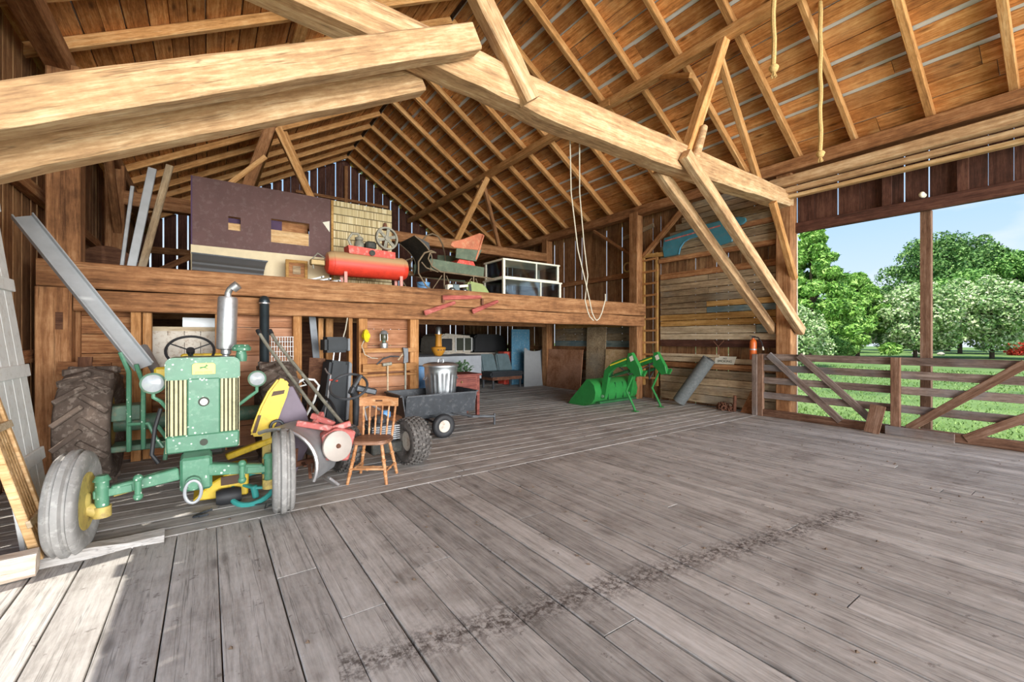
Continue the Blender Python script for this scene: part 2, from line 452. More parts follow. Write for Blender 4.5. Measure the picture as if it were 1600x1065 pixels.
class MB:
    def __init__(s):
        s.v = []; s.f = []
    def add(s, vs, fs):
        n = len(s.v)
        s.v += [tuple(p) for p in vs]
        s.f += [tuple(i + n for i in f) for f in fs]
        return s
    def box(s, x0, y0, z0, x1, y1, z1):
        return s.add([(x0, y0, z0), (x1, y0, z0), (x1, y1, z0), (x0, y1, z0), (x0, y0, z1), (x1, y0, z1), (x1, y1, z1), (x0, y1, z1)],
                     [(0, 3, 2, 1), (4, 5, 6, 7), (0, 1, 5, 4), (1, 2, 6, 5), (2, 3, 7, 6), (3, 0, 4, 7)])
    def bar(s, p0, p1, w, h, up=(0, 0, 1), w1=None, h1=None):
        p0 = V(p0); p1 = V(p1); x, y, z = frame(p1 - p0, up)
        w1 = w if w1 is None else w1; h1 = h if h1 is None else h1
        vs = []
        for p, a, b in ((p0, w, h), (p1, w1, h1)):
            vs += [p - y * a / 2 - z * b / 2, p + y * a / 2 - z * b / 2, p + y * a / 2 + z * b / 2, p - y * a / 2 + z * b / 2]
        return s.add(vs, [(3, 2, 1, 0), (4, 5, 6, 7), (0, 1, 5, 4), (1, 2, 6, 5), (2, 3, 7, 6), (3, 0, 4, 7)])
    def tube(s, pts, r, seg=8, closed=False):
        pts = [V(p) for p in pts]; n = len(pts)
        rs = [r] * n if isinstance(r, (int, float)) else list(r)
        vs = []; up = None
        for i, p in enumerate(pts):
            if closed:
                t = pts[(i + 1) % n] - pts[i - 1]
            else:
                t = pts[min(i + 1, n - 1)] - pts[max(i - 1, 0)]
            t.normalize()
            if up is None:
                _, a, b = frame(t)
            else:
                a = (up - t * up.dot(t)).normalized(); b = t.cross(a)
            up = a
            for k in range(seg):
                an = 2 * PI * k / seg
                vs.append(p + (a * math.cos(an) + b * math.sin(an)) * rs[i])
        fs = []
        for i in range(n if closed else n - 1):
            j = (i + 1) % n
            for k in range(seg):
                l = (k + 1) % seg
                fs.append((i * seg + k, i * seg + l, j * seg + l, j * seg + k))
        if not closed:
            fs.append(tuple(range(seg - 1, -1, -1))); fs.append(tuple((n - 1) * seg + k for k in range(seg)))
        return s.add(vs, fs)
    def lathe(s, prof, o=(0, 0, 0), axis=(0, 0, 1), seg=24, rmod=None, closed=False):
        """prof: (radius, height along axis) pairs"""
        ax, a, b = frame(axis); o = V(o); vs = []; fs = []; n = len(prof)
        for (r, h) in prof:
            for k in range(seg):
                an = 2 * PI * k / seg
                rr = r * (rmod(an, h) if rmod else 1)
                vs.append(o + ax * h + (a * math.cos(an) + b * math.sin(an)) * rr)
        for i in range(n if closed else n - 1):
            j = (i + 1) % n
            for k in range(seg):
                l = (k + 1) % seg
                fs.append((i * seg + k, i * seg + l, j * seg + l, j * seg + k))
        if not closed:
            if prof[0][0] > 1e-4: fs.append(tuple(range(seg - 1, -1, -1)))
            if prof[-1][0] > 1e-4: fs.append(tuple((n - 1) * seg + k for k in range(seg)))
        return s.add(vs, fs)
    def cyl(s, p0, p1, r0, r1=None, seg=14):
        p0 = V(p0); d = V(p1) - p0
        return s.lathe([(r0, 0), (r0 if r1 is None else r1, d.length)], p0, d, seg)
    def prism(s, poly, vec):
        n = len(poly); vec = V(vec)
        vs = [V(p) for p in poly] + [V(p) + vec for p in poly]
        fs = [tuple(range(n - 1, -1, -1)), tuple(range(n, 2 * n))]
        fs += [(i, (i + 1) % n, n + (i + 1) % n, n + i) for i in range(n)]
        return s.add(vs, fs)
    def sheet(s, rows, t=0.0, closed_u=False):
        """grid of points; t gives it thickness along averaged normals"""
        nu = len(rows); nv = len(rows[0])
        P_ = [[V(p) for p in r] for r in rows]
        def nrm(i, j):
            a = P_[min(i + 1, nu - 1)][j] - P_[max(i - 1, 0)][j]
            b = P_[i][min(j + 1, nv - 1)] - P_[i][max(j - 1, 0)]
            q = a.cross(b)
            return q.normalized() if q.length > 1e-9 else V((0, 0, 1))
        vs = [P_[i][j] for i in range(nu) for j in range(nv)]
        fs = [(i * nv + j, i * nv + j + 1, (i + 1) * nv + j + 1, (i + 1) * nv + j) for i in range(nu - 1) for j in range(nv - 1)]
        if t:
            m = len(vs)
            vs += [P_[i][j] - nrm(i, j) * t for i in range(nu) for j in range(nv)]
            fs += [tuple(m + q for q in reversed(f)) for f in list(fs)]
            rim = [(0, j) for j in range(nv)] + [(i, nv - 1) for i in range(1, nu)] + [(nu - 1, j) for j in range(nv - 2, -1, -1)] + [(i, 0) for i in range(nu - 2, 0, -1)]
            idx = [i * nv + j for i, j in rim]
            for k in range(len(idx)):
                a, b = idx[k], idx[(k + 1) % len(idx)]
                fs.append((b, a, m + a, m + b))
        return s.add(vs, fs)
    def ball(s, c, r, su=14, sv=8):
        r = (r, r, r) if isinstance(r, (int, float)) else r
        c = V(c); vs = [c + V((0, 0, -r[2]))]; fs = []
        for i in range(1, sv):
            ph = -PI / 2 + PI * i / sv
            for k in range(su):
                an = 2 * PI * k / su
                vs.append(c + V((r[0] * math.cos(ph) * math.cos(an), r[1] * math.cos(ph) * math.sin(an), r[2] * math.sin(ph))))
        vs.append(c + V((0, 0, r[2])))
        for k in range(su):
            fs.append((0, 1 + (k + 1) % su, 1 + k))
            fs.append((len(vs) - 1, 1 + (sv - 2) * su + k, 1 + (sv - 2) * su + (k + 1) % su))
        for i in range(sv - 2):
            for k in range(su):
                l = (k + 1) % su
                fs.append((1 + i * su + k, 1 + i * su + l, 1 + (i + 1) * su + l, 1 + (i + 1) * su + k))
        return s.add(vs, fs)
    def xf(s, m):
        s.v = [tuple(m @ V(p)) for p in s.v]
        return s
    def build(s, name, mat, parent=None, smooth=False, bevel=0.0, seg=1, loc=None, angle=40):
        me = bpy.data.meshes.new(name)
        me.from_pydata(s.v, [], s.f)
        bm = bmesh.new(); bm.from_mesh(me)
        bmesh.ops.recalc_face_normals(bm, faces=bm.faces)
        if bevel:
            ed = [e for e in bm.edges if len(e.link_faces) == 2 and e.calc_face_angle(0) > 0.5]
            bmesh.ops.bevel(bm, geom=ed, offset=bevel, segments=seg, affect='EDGES', clamp_overlap=True)
        bm.to_mesh(me); bm.free()
        if smooth:
            me.polygons.foreach_set('use_smooth', [True] * len(me.polygons))
            me.set_sharp_from_angle(angle=math.radians(angle))
        me.materials.append(M[mat])
        return link(name, me, parent, loc)

def link(name, me, parent=None, loc=None):
    o = bpy.data.objects.new(name, me)
    C.objects.link(o)
    if parent is not None:
        o.parent = parent
    if loc is not None:
        o.location = loc
    return o

def thing(name, label, cat, loc=(0, 0, 0), rz=0.0, group=None):
    o = bpy.data.objects.new(name, None)
    C.objects.link(o)
    o.empty_display_size = 0.1
    o.location = loc; o.rotation_euler = (0, 0, rz)
    return tag(o, label, cat, group)

def tag(o, label, cat, group=None):
    o['label'] = label; o['category'] = cat
    if group: o['group'] = group
    return o

def structure(name, label=None):
    o = bpy.data.objects.new(name, None)
    C.objects.link(o)
    o['kind'] = 'structure'
    if label: o['label'] = label
    return o

def as_structure(o, label=None):
    o['kind'] = 'structure'
    if label: o['label'] = label
    return o

def timber(name, p0, p1, w, h, mat, parent=None, up=(0, 0, 1), ch=0.0, rough=0.0, n=1, w1=None, h1=None):
    """sawn or hewn stick from p0 to p1; its own x axis runs with the grain; rough = edge waviness"""
    p0 = V(p0); p1 = V(p1); x, y, z = frame(p1 - p0, up); L = (p1 - p0).length
    w1 = w if w1 is None else w1; h1 = h if h1 is None else h1
    vs = []; fs = []
    for i in range(n + 1):
        t = i / n
        a = (w + (w1 - w) * t) / 2; b = (h + (h1 - h) * t) / 2
        j = lambda: random.uniform(-rough, rough)
        dy, dz = (j(), j()) if rough else (0, 0)
        if ch:
            ring = [(-a + ch, -b), (a - ch, -b), (a, -b + ch), (a, b - ch), (a - ch, b), (-a + ch, b), (-a, b - ch), (-a, -b + ch)]
        else:
            ring = [(-a, -b), (a, -b), (a, b), (-a, b)]
        for (q, r) in ring:
            vs.append((t * L, q + dy + (j() * 0.6 if rough else 0), r + dz + (j() * 0.6 if rough else 0)))
    k = 8 if ch else 4
    for i in range(n):
        for m in range(k):
            l = (m + 1) % k
            fs.append((i * k + m, i * k + l, (i + 1) * k + l, (i + 1) * k + m))
    fs.append(tuple(range(k - 1, -1, -1))); fs.append(tuple(n * k + m for m in range(k)))
    me = bpy.data.meshes.new(name)
    me.from_pydata(vs, [], fs); me.update()
    me.materials.append(M[mat])
    o = link(name, me, parent)
    o.matrix_basis = Matrix((( x.x, y.x, z.x, p0.x), (x.y, y.y, z.y, p0.y), (x.z, y.z, z.z, p0.z), (0, 0, 0, 1)))
    return o

def rot(m_axis, ang, o=(0, 0, 0)):
    return Matrix.Translation(o) @ Matrix.Rotation(ang, 4, m_axis) @ Matrix.Translation(-V(o))

def copy_tree(o, parent=None):
    c = o.copy(); C.objects.link(c); c.parent = parent
    for ch in list(o.children):
        copy_tree(ch, c)
    return c

def text_mesh(name, body, size, mat, parent, mtx, depth=0.0):
    cu = bpy.data.curves.new(name, 'FONT')
    cu.body = body; cu.size = size; cu.align_x = 'CENTER'; cu.align_y = 'CENTER'; cu.extrude = depth
    tmp = bpy.data.objects.new(name + '_src', cu)
    C.objects.link(tmp)
    me = bpy.data.meshes.new_from_object(tmp.evaluated_get(bpy.context.evaluated_depsgraph_get()))
    bpy.data.objects.remove(tmp)
    me.transform(mtx); me.materials.clear(); me.materials.append(M[mat])
    return link(name, me, parent)

# ================================================================== THE SETTING
XL, XR, XRIDGE, ZRIDGE, ZP = -1.60, 9.40, 4.30, 8.42, 5.05
YT, YL, YB, YG = 3.9, 7.35, 11.15, 17.4
SL_R = (ZRIDGE - ZP) / (XR - XRIDGE)
SL_L = (ZRIDGE - ZP) / (XRIDGE - XL)
Y0, Y1 = -5.0, YG + 0.15

# ---- floors: drive floor planks run with the ridge, mow floor planks across it
floor = structure('floor', 'weathered grey plank floor of the barn')
MB().box(-2.0, Y0, -0.30, 9.75, YG, -0.055).build('sub_floor', 'dark_wood', floor)
x = -1.72
while x < 9.6:
    w = random.uniform(0.23, 0.31) if x < 2.2 else random.uniform(0.15, 0.24)
    seam = random.choice([0.005, 0.008, 0.014]) if x < 2.2 else random.choice([0.006, 0.010, 0.016])
    ys = [Y0, random.choice([random.uniform(-2, 0.4), random.uniform(0.6, 3.4)]), 4.33]
    for a, b in zip(ys[:-1], ys[1:]):
        timber('plank', (x + w / 2, a + 0.004, -0.027 + random.uniform(-.0015, .001)), (x + w / 2 + random.uniform(-.004, .004), b - 0.004, -0.027 + random.uniform(-.0015, .001)), w - seam, 0.05, 'floor_wood', floor, ch=0.004)
    x += w
for xa, xb in ((-0.55, 2.35), (2.36, 5.9), (5.91, 9.5)):
    timber('plank', (xa, 4.42, -0.0255), (xb, 4.43, -0.0245), 0.17, 0.05, 'floor_wood', floor, ch=0.008)
y = 4.52
row = 0
while y < YG - 0.1:
    w = random.uniform(0.19, 0.27) if y < 10 else 0.45
    cut = random.uniform(1.5, 3.8); cut2 = random.uniform(5.0, 7.6)
    xs = [-1.7, cut, cut2, 9.6]
    for a, b in zip(xs[:-1], xs[1:]):
        timber('plank', (a + .004, y + w / 2, -0.027 + random.uniform(-.0015, .0015)), (b - .004, y + w / 2, -0.027 + random.uniform(-.0015, .0015)), w - random.uniform(0.008, 0.02), 0.05, 'floor_wood', floor, ch=0.006)
    y += w
# raised, rounded sill along the drive floor's edge by the tractor
tag(timber('floor_sill', (-1.72, 4.30, 0.0), (-0.28, 4.36, -0.015), 0.22, 0.13, 'floor_wood', None, ch=0.045, rough=0.012, n=7, h1=0.09), 'worn rounded sill timber in the sunlight beside the flat front tyre', 'timber')

# ---- roof
def slope_pt(side, s, y):
    """s = horizontal run down from the ridge"""
    return V((XRIDGE + s, y, ZRIDGE - SL_R * s)) if side > 0 else V((XRIDGE - s, y, ZRIDGE - SL_L * s))
for side, nm in ((1, 'ceiling_right'), (-1, 'ceiling_left')):
    roof = structure(nm, 'steep barn roof of gapped brown boards on rafters, ' + ('sloping to the open gate' if side > 0 else 'sloping to the tractor side'))
    run = (XR - XRIDGE + 0.45) if side > 0 else (XRIDGE - XL + 0.45)
    sl = SL_R if side > 0 else SL_L
    nrm = V((sl * side, 0, 1)).normalized()
    k = 1 / math.sqrt(1 + sl * sl)
    s = 0.02
    while s < run:
        w = random.uniform(0.20, 0.30)
        gap = random.choice([0.005, 0.010, 0.016, 0.026, 0.008, 0.06]) if side > 0 else random.choice([0.008, 0.015, 0.02])
        ys = [Y0] + sorted([random.uniform(0.5, 2.5), random.uniform(4.5, 7), random.uniform(8.5, 10.5), random.uniform(12, 14.5)]) + [Y1]
        for a, b in zip(ys[:-1], ys[1:]):
            tl = random.uniform(-0.010, 0.010)
            p, q = slope_pt(side, (s + w * k / 2 + tl), a), slope_pt(side, (s + w * k / 2 - tl), b)
            timber('roof_board', p + nrm * 0.085 + V((0, .004, 0)), q + nrm * 0.085 - V((0, .004, 0)), w, 0.025, 'roof_wood', roof, up=nrm)
        s += w * k + gap
    # metal roofing above the boards
    a, b = slope_pt(side, -0.0, Y0), slope_pt(side, run, Y0)
    MB().prism([a + nrm * 0.118, b + nrm * 0.118, b + nrm * 0.128, a + nrm * 0.128], (0, Y1 - Y0, 0)).build('roofing_sheet', 'roof_sheet', roof)
    yy = -4.75
    while yy < Y1 - 0.2:
        p, q = slope_pt(side, 0.02, yy), slope_pt(side, run - 0.05, yy + random.uniform(-.05, .05))
        timber('rafter', p - nrm * 0.0, q - nrm * 0.0, 0.09 + random.uniform(-.01, .015), 0.135, 'rafter_wood', roof, up=nrm, ch=0.008)
        yy += 0.94
    # purlin under the rafters
    px = 6.9 if side > 0 else 1.2
    pz = (ZRIDGE - sl * abs(px - XRIDGE)) - 0.21
    timber('purlin', (px, Y0 + .2, pz), (px, 6.2, pz), 0.17, 0.17, 'rafter_wood', roof, ch=0.015, rough=0.008, n=8)
    timber('purlin', (px, 6.2, pz), (px, YG - .1, pz), 0.17, 0.17, 'rafter_wood', roof, ch=0.015, rough=0.008, n=8)
    # eave plate
    ex = XR - 0.13 if side > 0 else XL + 0.13
    timber('plate', (ex, Y0, ZP - 0.16), (ex, 4.4, ZP - 0.16), 0.24, 0.23, 'old_beam', roof, ch=0.015)
    timber('plate', (ex, 4.4, ZP - 0.16), (ex, YG, ZP - 0.16), 0.24, 0.23, 'old_beam', roof, ch=0.015)

# ---- right eave wall: horizontal inner boards by the ladder, upright siding with light gaps elsewhere
wall_r = structure('wall_right', 'eave wall of old boards with the open drive doorway')
XO = 9.56            # outer siding plane
def upright_siding(root, mat, plane, fixed, a, b, z0f, z1f, wlo=0.2, whi=0.3, gaps=(0.006, 0.012, 0.03), t=0.024):
    u = a
    while u < b - 0.02:
        w = min(random.uniform(wlo, whi), b - u)
        z0, z1 = z0f(u + w / 2), z1f(u + w / 2)
        if z1 - z0 > 0.05:
            if plane == 'x':
                timber('siding_board', (fixed, u + w / 2, z0), (fixed, u + w / 2, z1), t, w, mat, root, up=(0, 1, 0))
            else:
                timber('siding_board', (u + w / 2, fixed, z0), (u + w / 2, fixed, z1), w, t, mat, root, up=(0, 1, 0))
        u += w + random.choice(gaps)
# behind the loft, ladder bay and above the doorway
upright_siding(wall_r, 'siding', 'x', XO, 7.18, YG, lambda u: -0.1, lambda u: 5.0, gaps=(0.006, 0.006, 0.012, 0.035, 0.05))
upright_siding(wall_r, 'siding', 'x', XO, 4.02, 7.16, lambda u: -0.1, lambda u: 5.0, gaps=(0.01, 0.02, 0.035))
upright_siding(wall_r, 'dark_siding', 'x', XO + 0.02, -4.9, 4.0, lambda u: 3.72, lambda u: 5.0, wlo=0.24, whi=0.38, gaps=(0.006, 0.02, 0.022))
# inner horizontal boards between posts (bottom to top), dark strip under the girts left open
def wb(z0, z1, mat, ya=4.08, yb=6.84, x=9.43, t=0.03):
    x += random.uniform(-.008, .008)
    timber('wall_board', (x, yb, (z0 + z1) / 2), (x, ya, (z0 + z1) / 2), t, z1 - z0 - 0.014, mat, wall_r)
z = 0.06
for w, m in ((.20, 'grey_board'), (.22, 'grey_board'), (.17, 'grey_board'), (.19, 'grey_board')):
    wb(z, z + w, m); z += w
wb(0.86, 0.99, 'old_beam', x=9.40, t=0.09)
wb(1.0, 1.12, 'pale_board'); wb(1.12, 1.20, 'pale_board', 5.3)
wb(1.36, 1.53, 'dark_siding', x=9.44)
wb(1.53, 1.68, 'pale_board'); wb(1.68, 1.86, 'pale_board', 4.5)
wb(1.68, 1.86, 'blue_board', 4.08, 4.49)
wb(1.86, 2.0, 'gold_board'); wb(2.0, 2.15, 'gold_board')
wb(2.15, 2.29, 'grey_board', 5.6); wb(2.15, 2.29, 'blue_board', 4.08, 5.59)
wb(2.29, 2.42, 'grey_board', 5.6); wb(2.29, 2.42, 'gold_board', 4.08, 5.59)
z = 2.42
for i, w in enumerate((.17, .15, .16, .14)):
    wb(z, z + w, 'grey_board', 4.08, 5.55 if i % 2 else 6.84)
    if i % 2: wb(z, z + w, 'grey_board', 5.56, 6.84)
    z += w
wb(z, z + .15, 'brown_board'); z += .15
wb(3.45, 3.57, 'brown_board', x=9.39, t=0.10)
z = 3.57
for i in range(9):
    w = random.uniform(.13, .18)
    wb(z, z + w, 'grey_board', 4.08, 6.84 - max(0, z - 3.75) * 1.0); z += w
    if z > 4.7: break
wb(3.92, 4.04, 'brown_board', 4.08, 4.9, x=9.40, t=0.06)
# upright girts on the loft part of the wall
timber('girt', (9.47, 7.6, 3.30), (9.47, YG, 3.30), 0.08, 0.14, 'brown_board', wall_r)
timber('girt', (9.47, 7.6, 1.25), (9.47, YG, 1.25), 0.08, 0.14, 'brown_board', wall_r)
# painted boards and patches behind the under-loft panels
for za, zb, m in ((0.02, .3, 'grey_board'), (.3, .6, 'grey_board'), (.6, .9, 'brown_board'), (.9, 1.18, 'grey_board'), (1.30, 1.50, 'blue_board'), (1.50, 1.70, 'grey_board'), (1.70, 1.88, 'grey_board'), (1.88, 2.2, 'gold_board')):
    timber('wall_board', (9.51, 11.0, (za + zb) / 2), (9.51, 7.66, (za + zb) / 2), 0.02, zb - za - 0.008, m, wall_r)
# doorway header, pale lit jamb and stacked eave beams
timber('header', (9.50, 4.0, 3.73), (9.50, -4.9, 3.70), 0.10, 0.20, 'dark_siding', wall_r, ch=0.01)
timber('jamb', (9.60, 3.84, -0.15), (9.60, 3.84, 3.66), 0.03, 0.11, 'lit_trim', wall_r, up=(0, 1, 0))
timber('door_track_beam', (8.98, 4.0, 4.53), (8.98, -4.8, 4.53), 0.16, 0.17, 'pale_beam', wall_r, ch=0.012)
timber('door_track_beam', (9.06, 4.0, 4.38), (9.06, -4.8, 4.36), 0.12, 0.09, 'pale_beam', wall_r, ch=0.012)
timber('door_track_beam', (9.16, 4.0, 4.28), (9.16, -4.8, 4.24), 0.12, 0.07, 'tan_wood', wall_r, ch=0.012)
timber('siding_stud', (9.50, 2.37, 3.80), (9.50, 2.37, 4.95), 0.06, 0.12, 'dark_siding', wall_r, up=(0, 1, 0))
timber('siding_stud', (9.50, 1.46, 3.80), (9.50, 1.46, 4.95), 0.06, 0.12, 'dark_siding', wall_r, up=(0, 1, 0))
timber('doorway_post', (9.62, 1.90, -0.4), (9.62, 1.90, 3.64), 0.12, 0.13, 'gate_brown', wall_r, up=(0, 1, 0))

# ---- left eave wall
wall_l = structure('wall_left', 'eave wall of upright brown boards with daylight between them')
upright_siding(wall_l, 'siding', 'x', XL - 0.18, 4.15, YG, lambda u: -0.1, lambda u: 5.0, gaps=(0.008, 0.02, 0.04))
upright_siding(wall_l, 'siding', 'x', XL - 0.18, -4.9, 4.1, lambda u: 3.22, lambda u: 5.0, gaps=(0.008, 0.012))
timber('header', (XL - 0.1, -4.9, 3.32), (XL - 0.1, 4.1, 3.32), 0.12, 0.2, 'old_beam', wall_l)
timber('girt', (XL - 0.1, 4.2, 1.35), (XL - 0.1, YG, 1.35), 0.1, 0.14, 'brown_board', wall_l)
timber('girt', (XL - 0.1, 4.2, 3.3), (XL - 0.1, YG, 3.3), 0.1, 0.14, 'brown_board', wall_l)

# ---- far gable wall
wall_b = structure('wall_back', 'dark gable wall of upright boards with bright gaps')
def gz(u):
    return (ZRIDGE - SL_R * (u - XRIDGE) if u > XRIDGE else ZRIDGE - SL_L * (XRIDGE - u)) + 0.10
upright_siding(wall_b, 'dark_siding', 'y', YG + 0.02, XL - 0.15, XR + 0.15, lambda u: -0.1, gz, wlo=0.22, whi=0.34, gaps=(0.006, 0.03, 0.05, 0.008, 0.04))
MB().prism([(XRIDGE - .3, Y0, ZRIDGE + .02), (XRIDGE, Y0, ZRIDGE + .21), (XRIDGE + .3, Y0, ZRIDGE), (XRIDGE + .3, Y0, ZRIDGE + .03), (XRIDGE, Y0, ZRIDGE + .24), (XRIDGE - .3, Y0, ZRIDGE + .05)], (0, Y1 - Y0, 0)).build('ridge_cap', 'dark_wood', wall_b)
timber('gable_stud', (XRIDGE + .05, YG - 0.06, 4.3), (XRIDGE + .05, YG - 0.06, 8.2), 0.12, 0.1, 'old_beam', wall_b, up=(0, 1, 0))
timber('gable_girt', (XL, YG - 0.06, 4.3), (XR, YG - 0.06, 4.3), 0.1, 0.2, 'old_beam', wall_b)
timber('gable_girt', (2.6, YG - 0.06, 6.9), (6.0, YG - 0.06, 6.9), 0.08, 0.1, 'old_beam', wall_b)

# ---- loft: floor, joists, front beam
loft = structure('loft_floor', 'plank loft floor behind the long front beam')
for i in range(20):
    y = 7.45 + i * 0.5
    timber('plank', (XL, y + .25, 2.385), (XR, y + .25, 2.385), 0.49, 0.035, 'brown_board', loft)
for i in range(10):
    xx = -1.0 + i * 1.08
    timber('joist', (xx, 7.45, 2.27), (xx, YG - .1, 2.27), 0.09, 0.19, 'brown_board', loft)
timber('joist', (XL + .1, 8.6, 2.06), (XR - .1, 8.6, 2.06), 0.16, 0.22, 'old_beam', loft)
timber('joist', (XL + .1, YB, 2.06), (XR - .1, YB, 2.06), 0.16, 0.22, 'old_beam', loft)

# ---- partition under the loft beam
part = structure('wall_partition', 'board partition of studs and planks under the loft')
def pst(xa, xb, z0=0.0, z1=1.9, y=7.30, d=0.14, m='stud_wood'):
    timber('stud', ((xa + xb) / 2, y, z0), ((xa + xb) / 2, y, z1), xb - xa, d, m, part, up=(0, 1, 0), ch=0.006)
def pbs(xa, xb, z0, z1, y=7.40, m='brown_board', wlo=.2, whi=.3):
    z = z0
    while z < z1 - 0.03:
        w = min(random.uniform(wlo, whi), z1 - z)
        timber('wall_board', (xa, y, z + w / 2), (xb, y, z + w / 2), 0.03, w - 0.008, m, part)
        z += w
pst(-0.80, -0.70); pst(-0.69, -0.60, y=7.36)
pst(0.08, 0.22); pst(1.05, 1.17); pst(1.86, 1.92); pst(2.02, 2.16); pst(2.90, 3.06)
pst(1.52, 1.60, y=7.9); pst(1.66, 1.78, y=8.0)
pbs(-1.30, -0.78, 0.0, 1.92)
pbs(-0.62, 0.10, 0.0, 0.95)
pbs(0.20, 1.08, 0.0, 1.92, m='plywood')
pbs(2.10, 2.96, 0.0, 1.92, m='plywood')
for zc, hh in ((1.36, 0.07), (1.07, 0.13), (0.95, 0.04)):
    timber('shelf_rail', (2.06, 7.20, zc), (2.98, 7.20, zc), 0.10, hh, 'stud_wood', part, ch=0.005)
MB().box(XL, YB + 1.9, 0, 3.4, YB + 1.94, 2.2).build('back_panel', 'dark_wood', part)

# ---- ground outside
g = MB()
xs = [-120, -2.05, 9.80, 14, 20, 35, 60, 140]; ys = [-140, -5.2, 17.7, 60, 150]
vs = [(x, y, (-0.45 if 9.0 < x < 12 else -0.35)) for x in xs for y in ys]
fs = []
for i in range(len(xs) - 1):
    for j in range(len(ys) - 1):
        if i == 1 and j == 1: continue
        a = i * len(ys) + j
        fs.append((a, a + len(ys), a + len(ys) + 1, a + 1))
as_structure(g.add(vs, fs).build('ground', 'lawn'), 'sunny green lawn outside the gate')
as_structure(MB().box(50, -60, -0.36, 53.5, 90, -0.33).build('road', 'stone_road'), 'pale gravel lane beyond the lawn')

# ================================================================== FRAME TIMBERS
def tb(name, label, cat, *a, group=None, **k):
    return tag(timber(name, *a, **k), label, cat, group)
def hewn_tie():
    xs_ = np.linspace(XL + .1, XR - .05, 44)
    bot = np.interp(xs_, [-1.6, .3, 1.2, 3.4, 5.0, 6.7, 9.4], [4.26, 4.22, 4.18, 4.03, 4.02, 4.06, 4.13])
    top = np.interp(xs_, [-1.6, 1.2, 3.0, 4.7, 9.4], [4.55, 4.50, 4.44, 4.44, 4.42])
    rr_ = []
    for i, x_ in enumerate(xs_):
        j = lambda s=0.006: random.uniform(-s, s)
        c_ = 0.03
        a, b, z0, z1 = YT - .155 + j(), YT + .155 + j(), bot[i] + j(.010), top[i] + j()
        ring = [(a + c_, z0), (b - c_, z0 + j()), (b, z0 + c_), (b, z1 - c_), (b - c_, z1), (a + c_, z1), (a, z1 - c_), (a, z0 + c_)]
        rr_.append([(x_, p[0], p[1]) for p in ring])
    vs = [p for r in rr_ for p in r]
    n_ = len(rr_)
    fs = [(i * 8 + k, i * 8 + (k + 1) % 8, (i + 1) * 8 + (k + 1) % 8, (i + 1) * 8 + k) for i in range(n_ - 1) for k in range(8)]
    fs += [tuple(range(7, -1, -1)), tuple((n_ - 1) * 8 + k for k in range(8))]
    return MB().add(vs, fs).build('tie_beam', 'pale_beam')
tag(hewn_tie(), 'massive pale hewn tie beam crossing the barn overhead with axe notches', 'beam')
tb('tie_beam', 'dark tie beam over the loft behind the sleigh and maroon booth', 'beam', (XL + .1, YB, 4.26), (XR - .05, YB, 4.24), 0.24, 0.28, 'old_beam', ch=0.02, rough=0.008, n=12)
tb('brace', 'thick pale diagonal brace nailed to the near face of the tie beam, above tractor', 'brace', (2.08, 3.62, 4.42), (-1.55, 3.62, 2.50), 0.19, 0.24, 'pale_beam', ch=0.018, rough=0.006, n=16)
tb('brace', 'pale diagonal brace behind the tie beam on the tractor side, under its twin', 'brace', (1.75, 4.16, 4.16), (-1.55, 4.16, 2.46), 0.19, 0.22, 'pale_beam', ch=0.018, rough=0.006, n=16)
tb('brace', 'long pale brace from tie beam to doorway post, near the door edge', 'brace', (5.60, 3.66, 4.20), (9.45, 3.66, 1.70), 0.13, 0.17, 'pale_beam', ch=0.008, rough=0.003, n=10)
tb('brace', 'long pale brace behind the tie beam reaching down to the board wall', 'brace', (5.62, 4.13, 4.14), (9.36, 4.13, 1.72), 0.13, 0.17, 'pale_beam', ch=0.008, rough=0.003, n=10)
tb('brace', 'short knee brace between tie beam end and doorway post', 'brace', (8.45, 3.74, 4.05), (9.34, 3.74, 2.72), 0.11, 0.11, 'rafter_wood', ch=0.01)
# struts that carry the purlins on the tie beams
zpr = ZRIDGE - SL_R * (6.9 - XRIDGE) - 0.3
zpl = ZRIDGE - SL_L * (XRIDGE - 1.2) - 0.3
tb('strut', 'square strut leaning from near tie beam up to the purlin, log beside it', 'strut', (5.78, 3.80, 4.16), (6.9, 3.80, zpr + .04), 0.15, 0.15, 'rafter_wood', ch=0.012)
tag(MB().tube([(5.80, 3.68, 4.02), (5.98, 3.68, 4.42), (6.14, 3.69, 4.75)], [0.07, 0.065, 0.055], 10).build('strut_log', 'pale_beam', smooth=True), 'short round barked log nailed against the foot of a strut', 'log')
tb('strut', 'thin strut running from the purlin down to the tie beam end', 'strut', (8.45, 3.95, 4.36), (6.95, 3.95, zpr), 0.10, 0.12, 'rafter_wood', ch=0.01)
tb('strut', 'stout split strut rising off the middle of the near tie beam', 'strut', (2.86, 3.72, 4.12), (1.24, 3.80, zpl), 0.17, 0.20, 'pale_beam', ch=0.02, rough=0.008, n=6)
tb('strut', 'small short brace between purlin and leaning strut', 'strut', (6.6, 4.2, 5.95), (6.9, 5.0, zpr + .02), 0.06, 0.08, 'rafter_wood')
tb('strut', 'far strut standing on the loft tie beam above the sleigh', 'strut', (5.85, YB, 4.36), (6.9, YB, zpr), 0.15, 0.17, 'rafter_wood', ch=0.012)
tb('strut', 'thin far strut ending on a block above the white display case', 'strut', (7.35, YB, 4.36), (6.75, YB, zpr - .1), 0.09, 0.10, 'old_beam')
tb('strut', 'far strut above the maroon booth leaning towards the gable', 'strut', (2.25, YB, 4.36), (1.3, YB, zpl), 0.14, 0.16, 'rafter_wood', ch=0.012)
tb('strut', 'thin far strut beside the one above the maroon booth', 'strut', (2.1, YB + .25, 4.9), (1.45, YB + .1, zpl), 0.08, 0.09, 'rafter_wood')
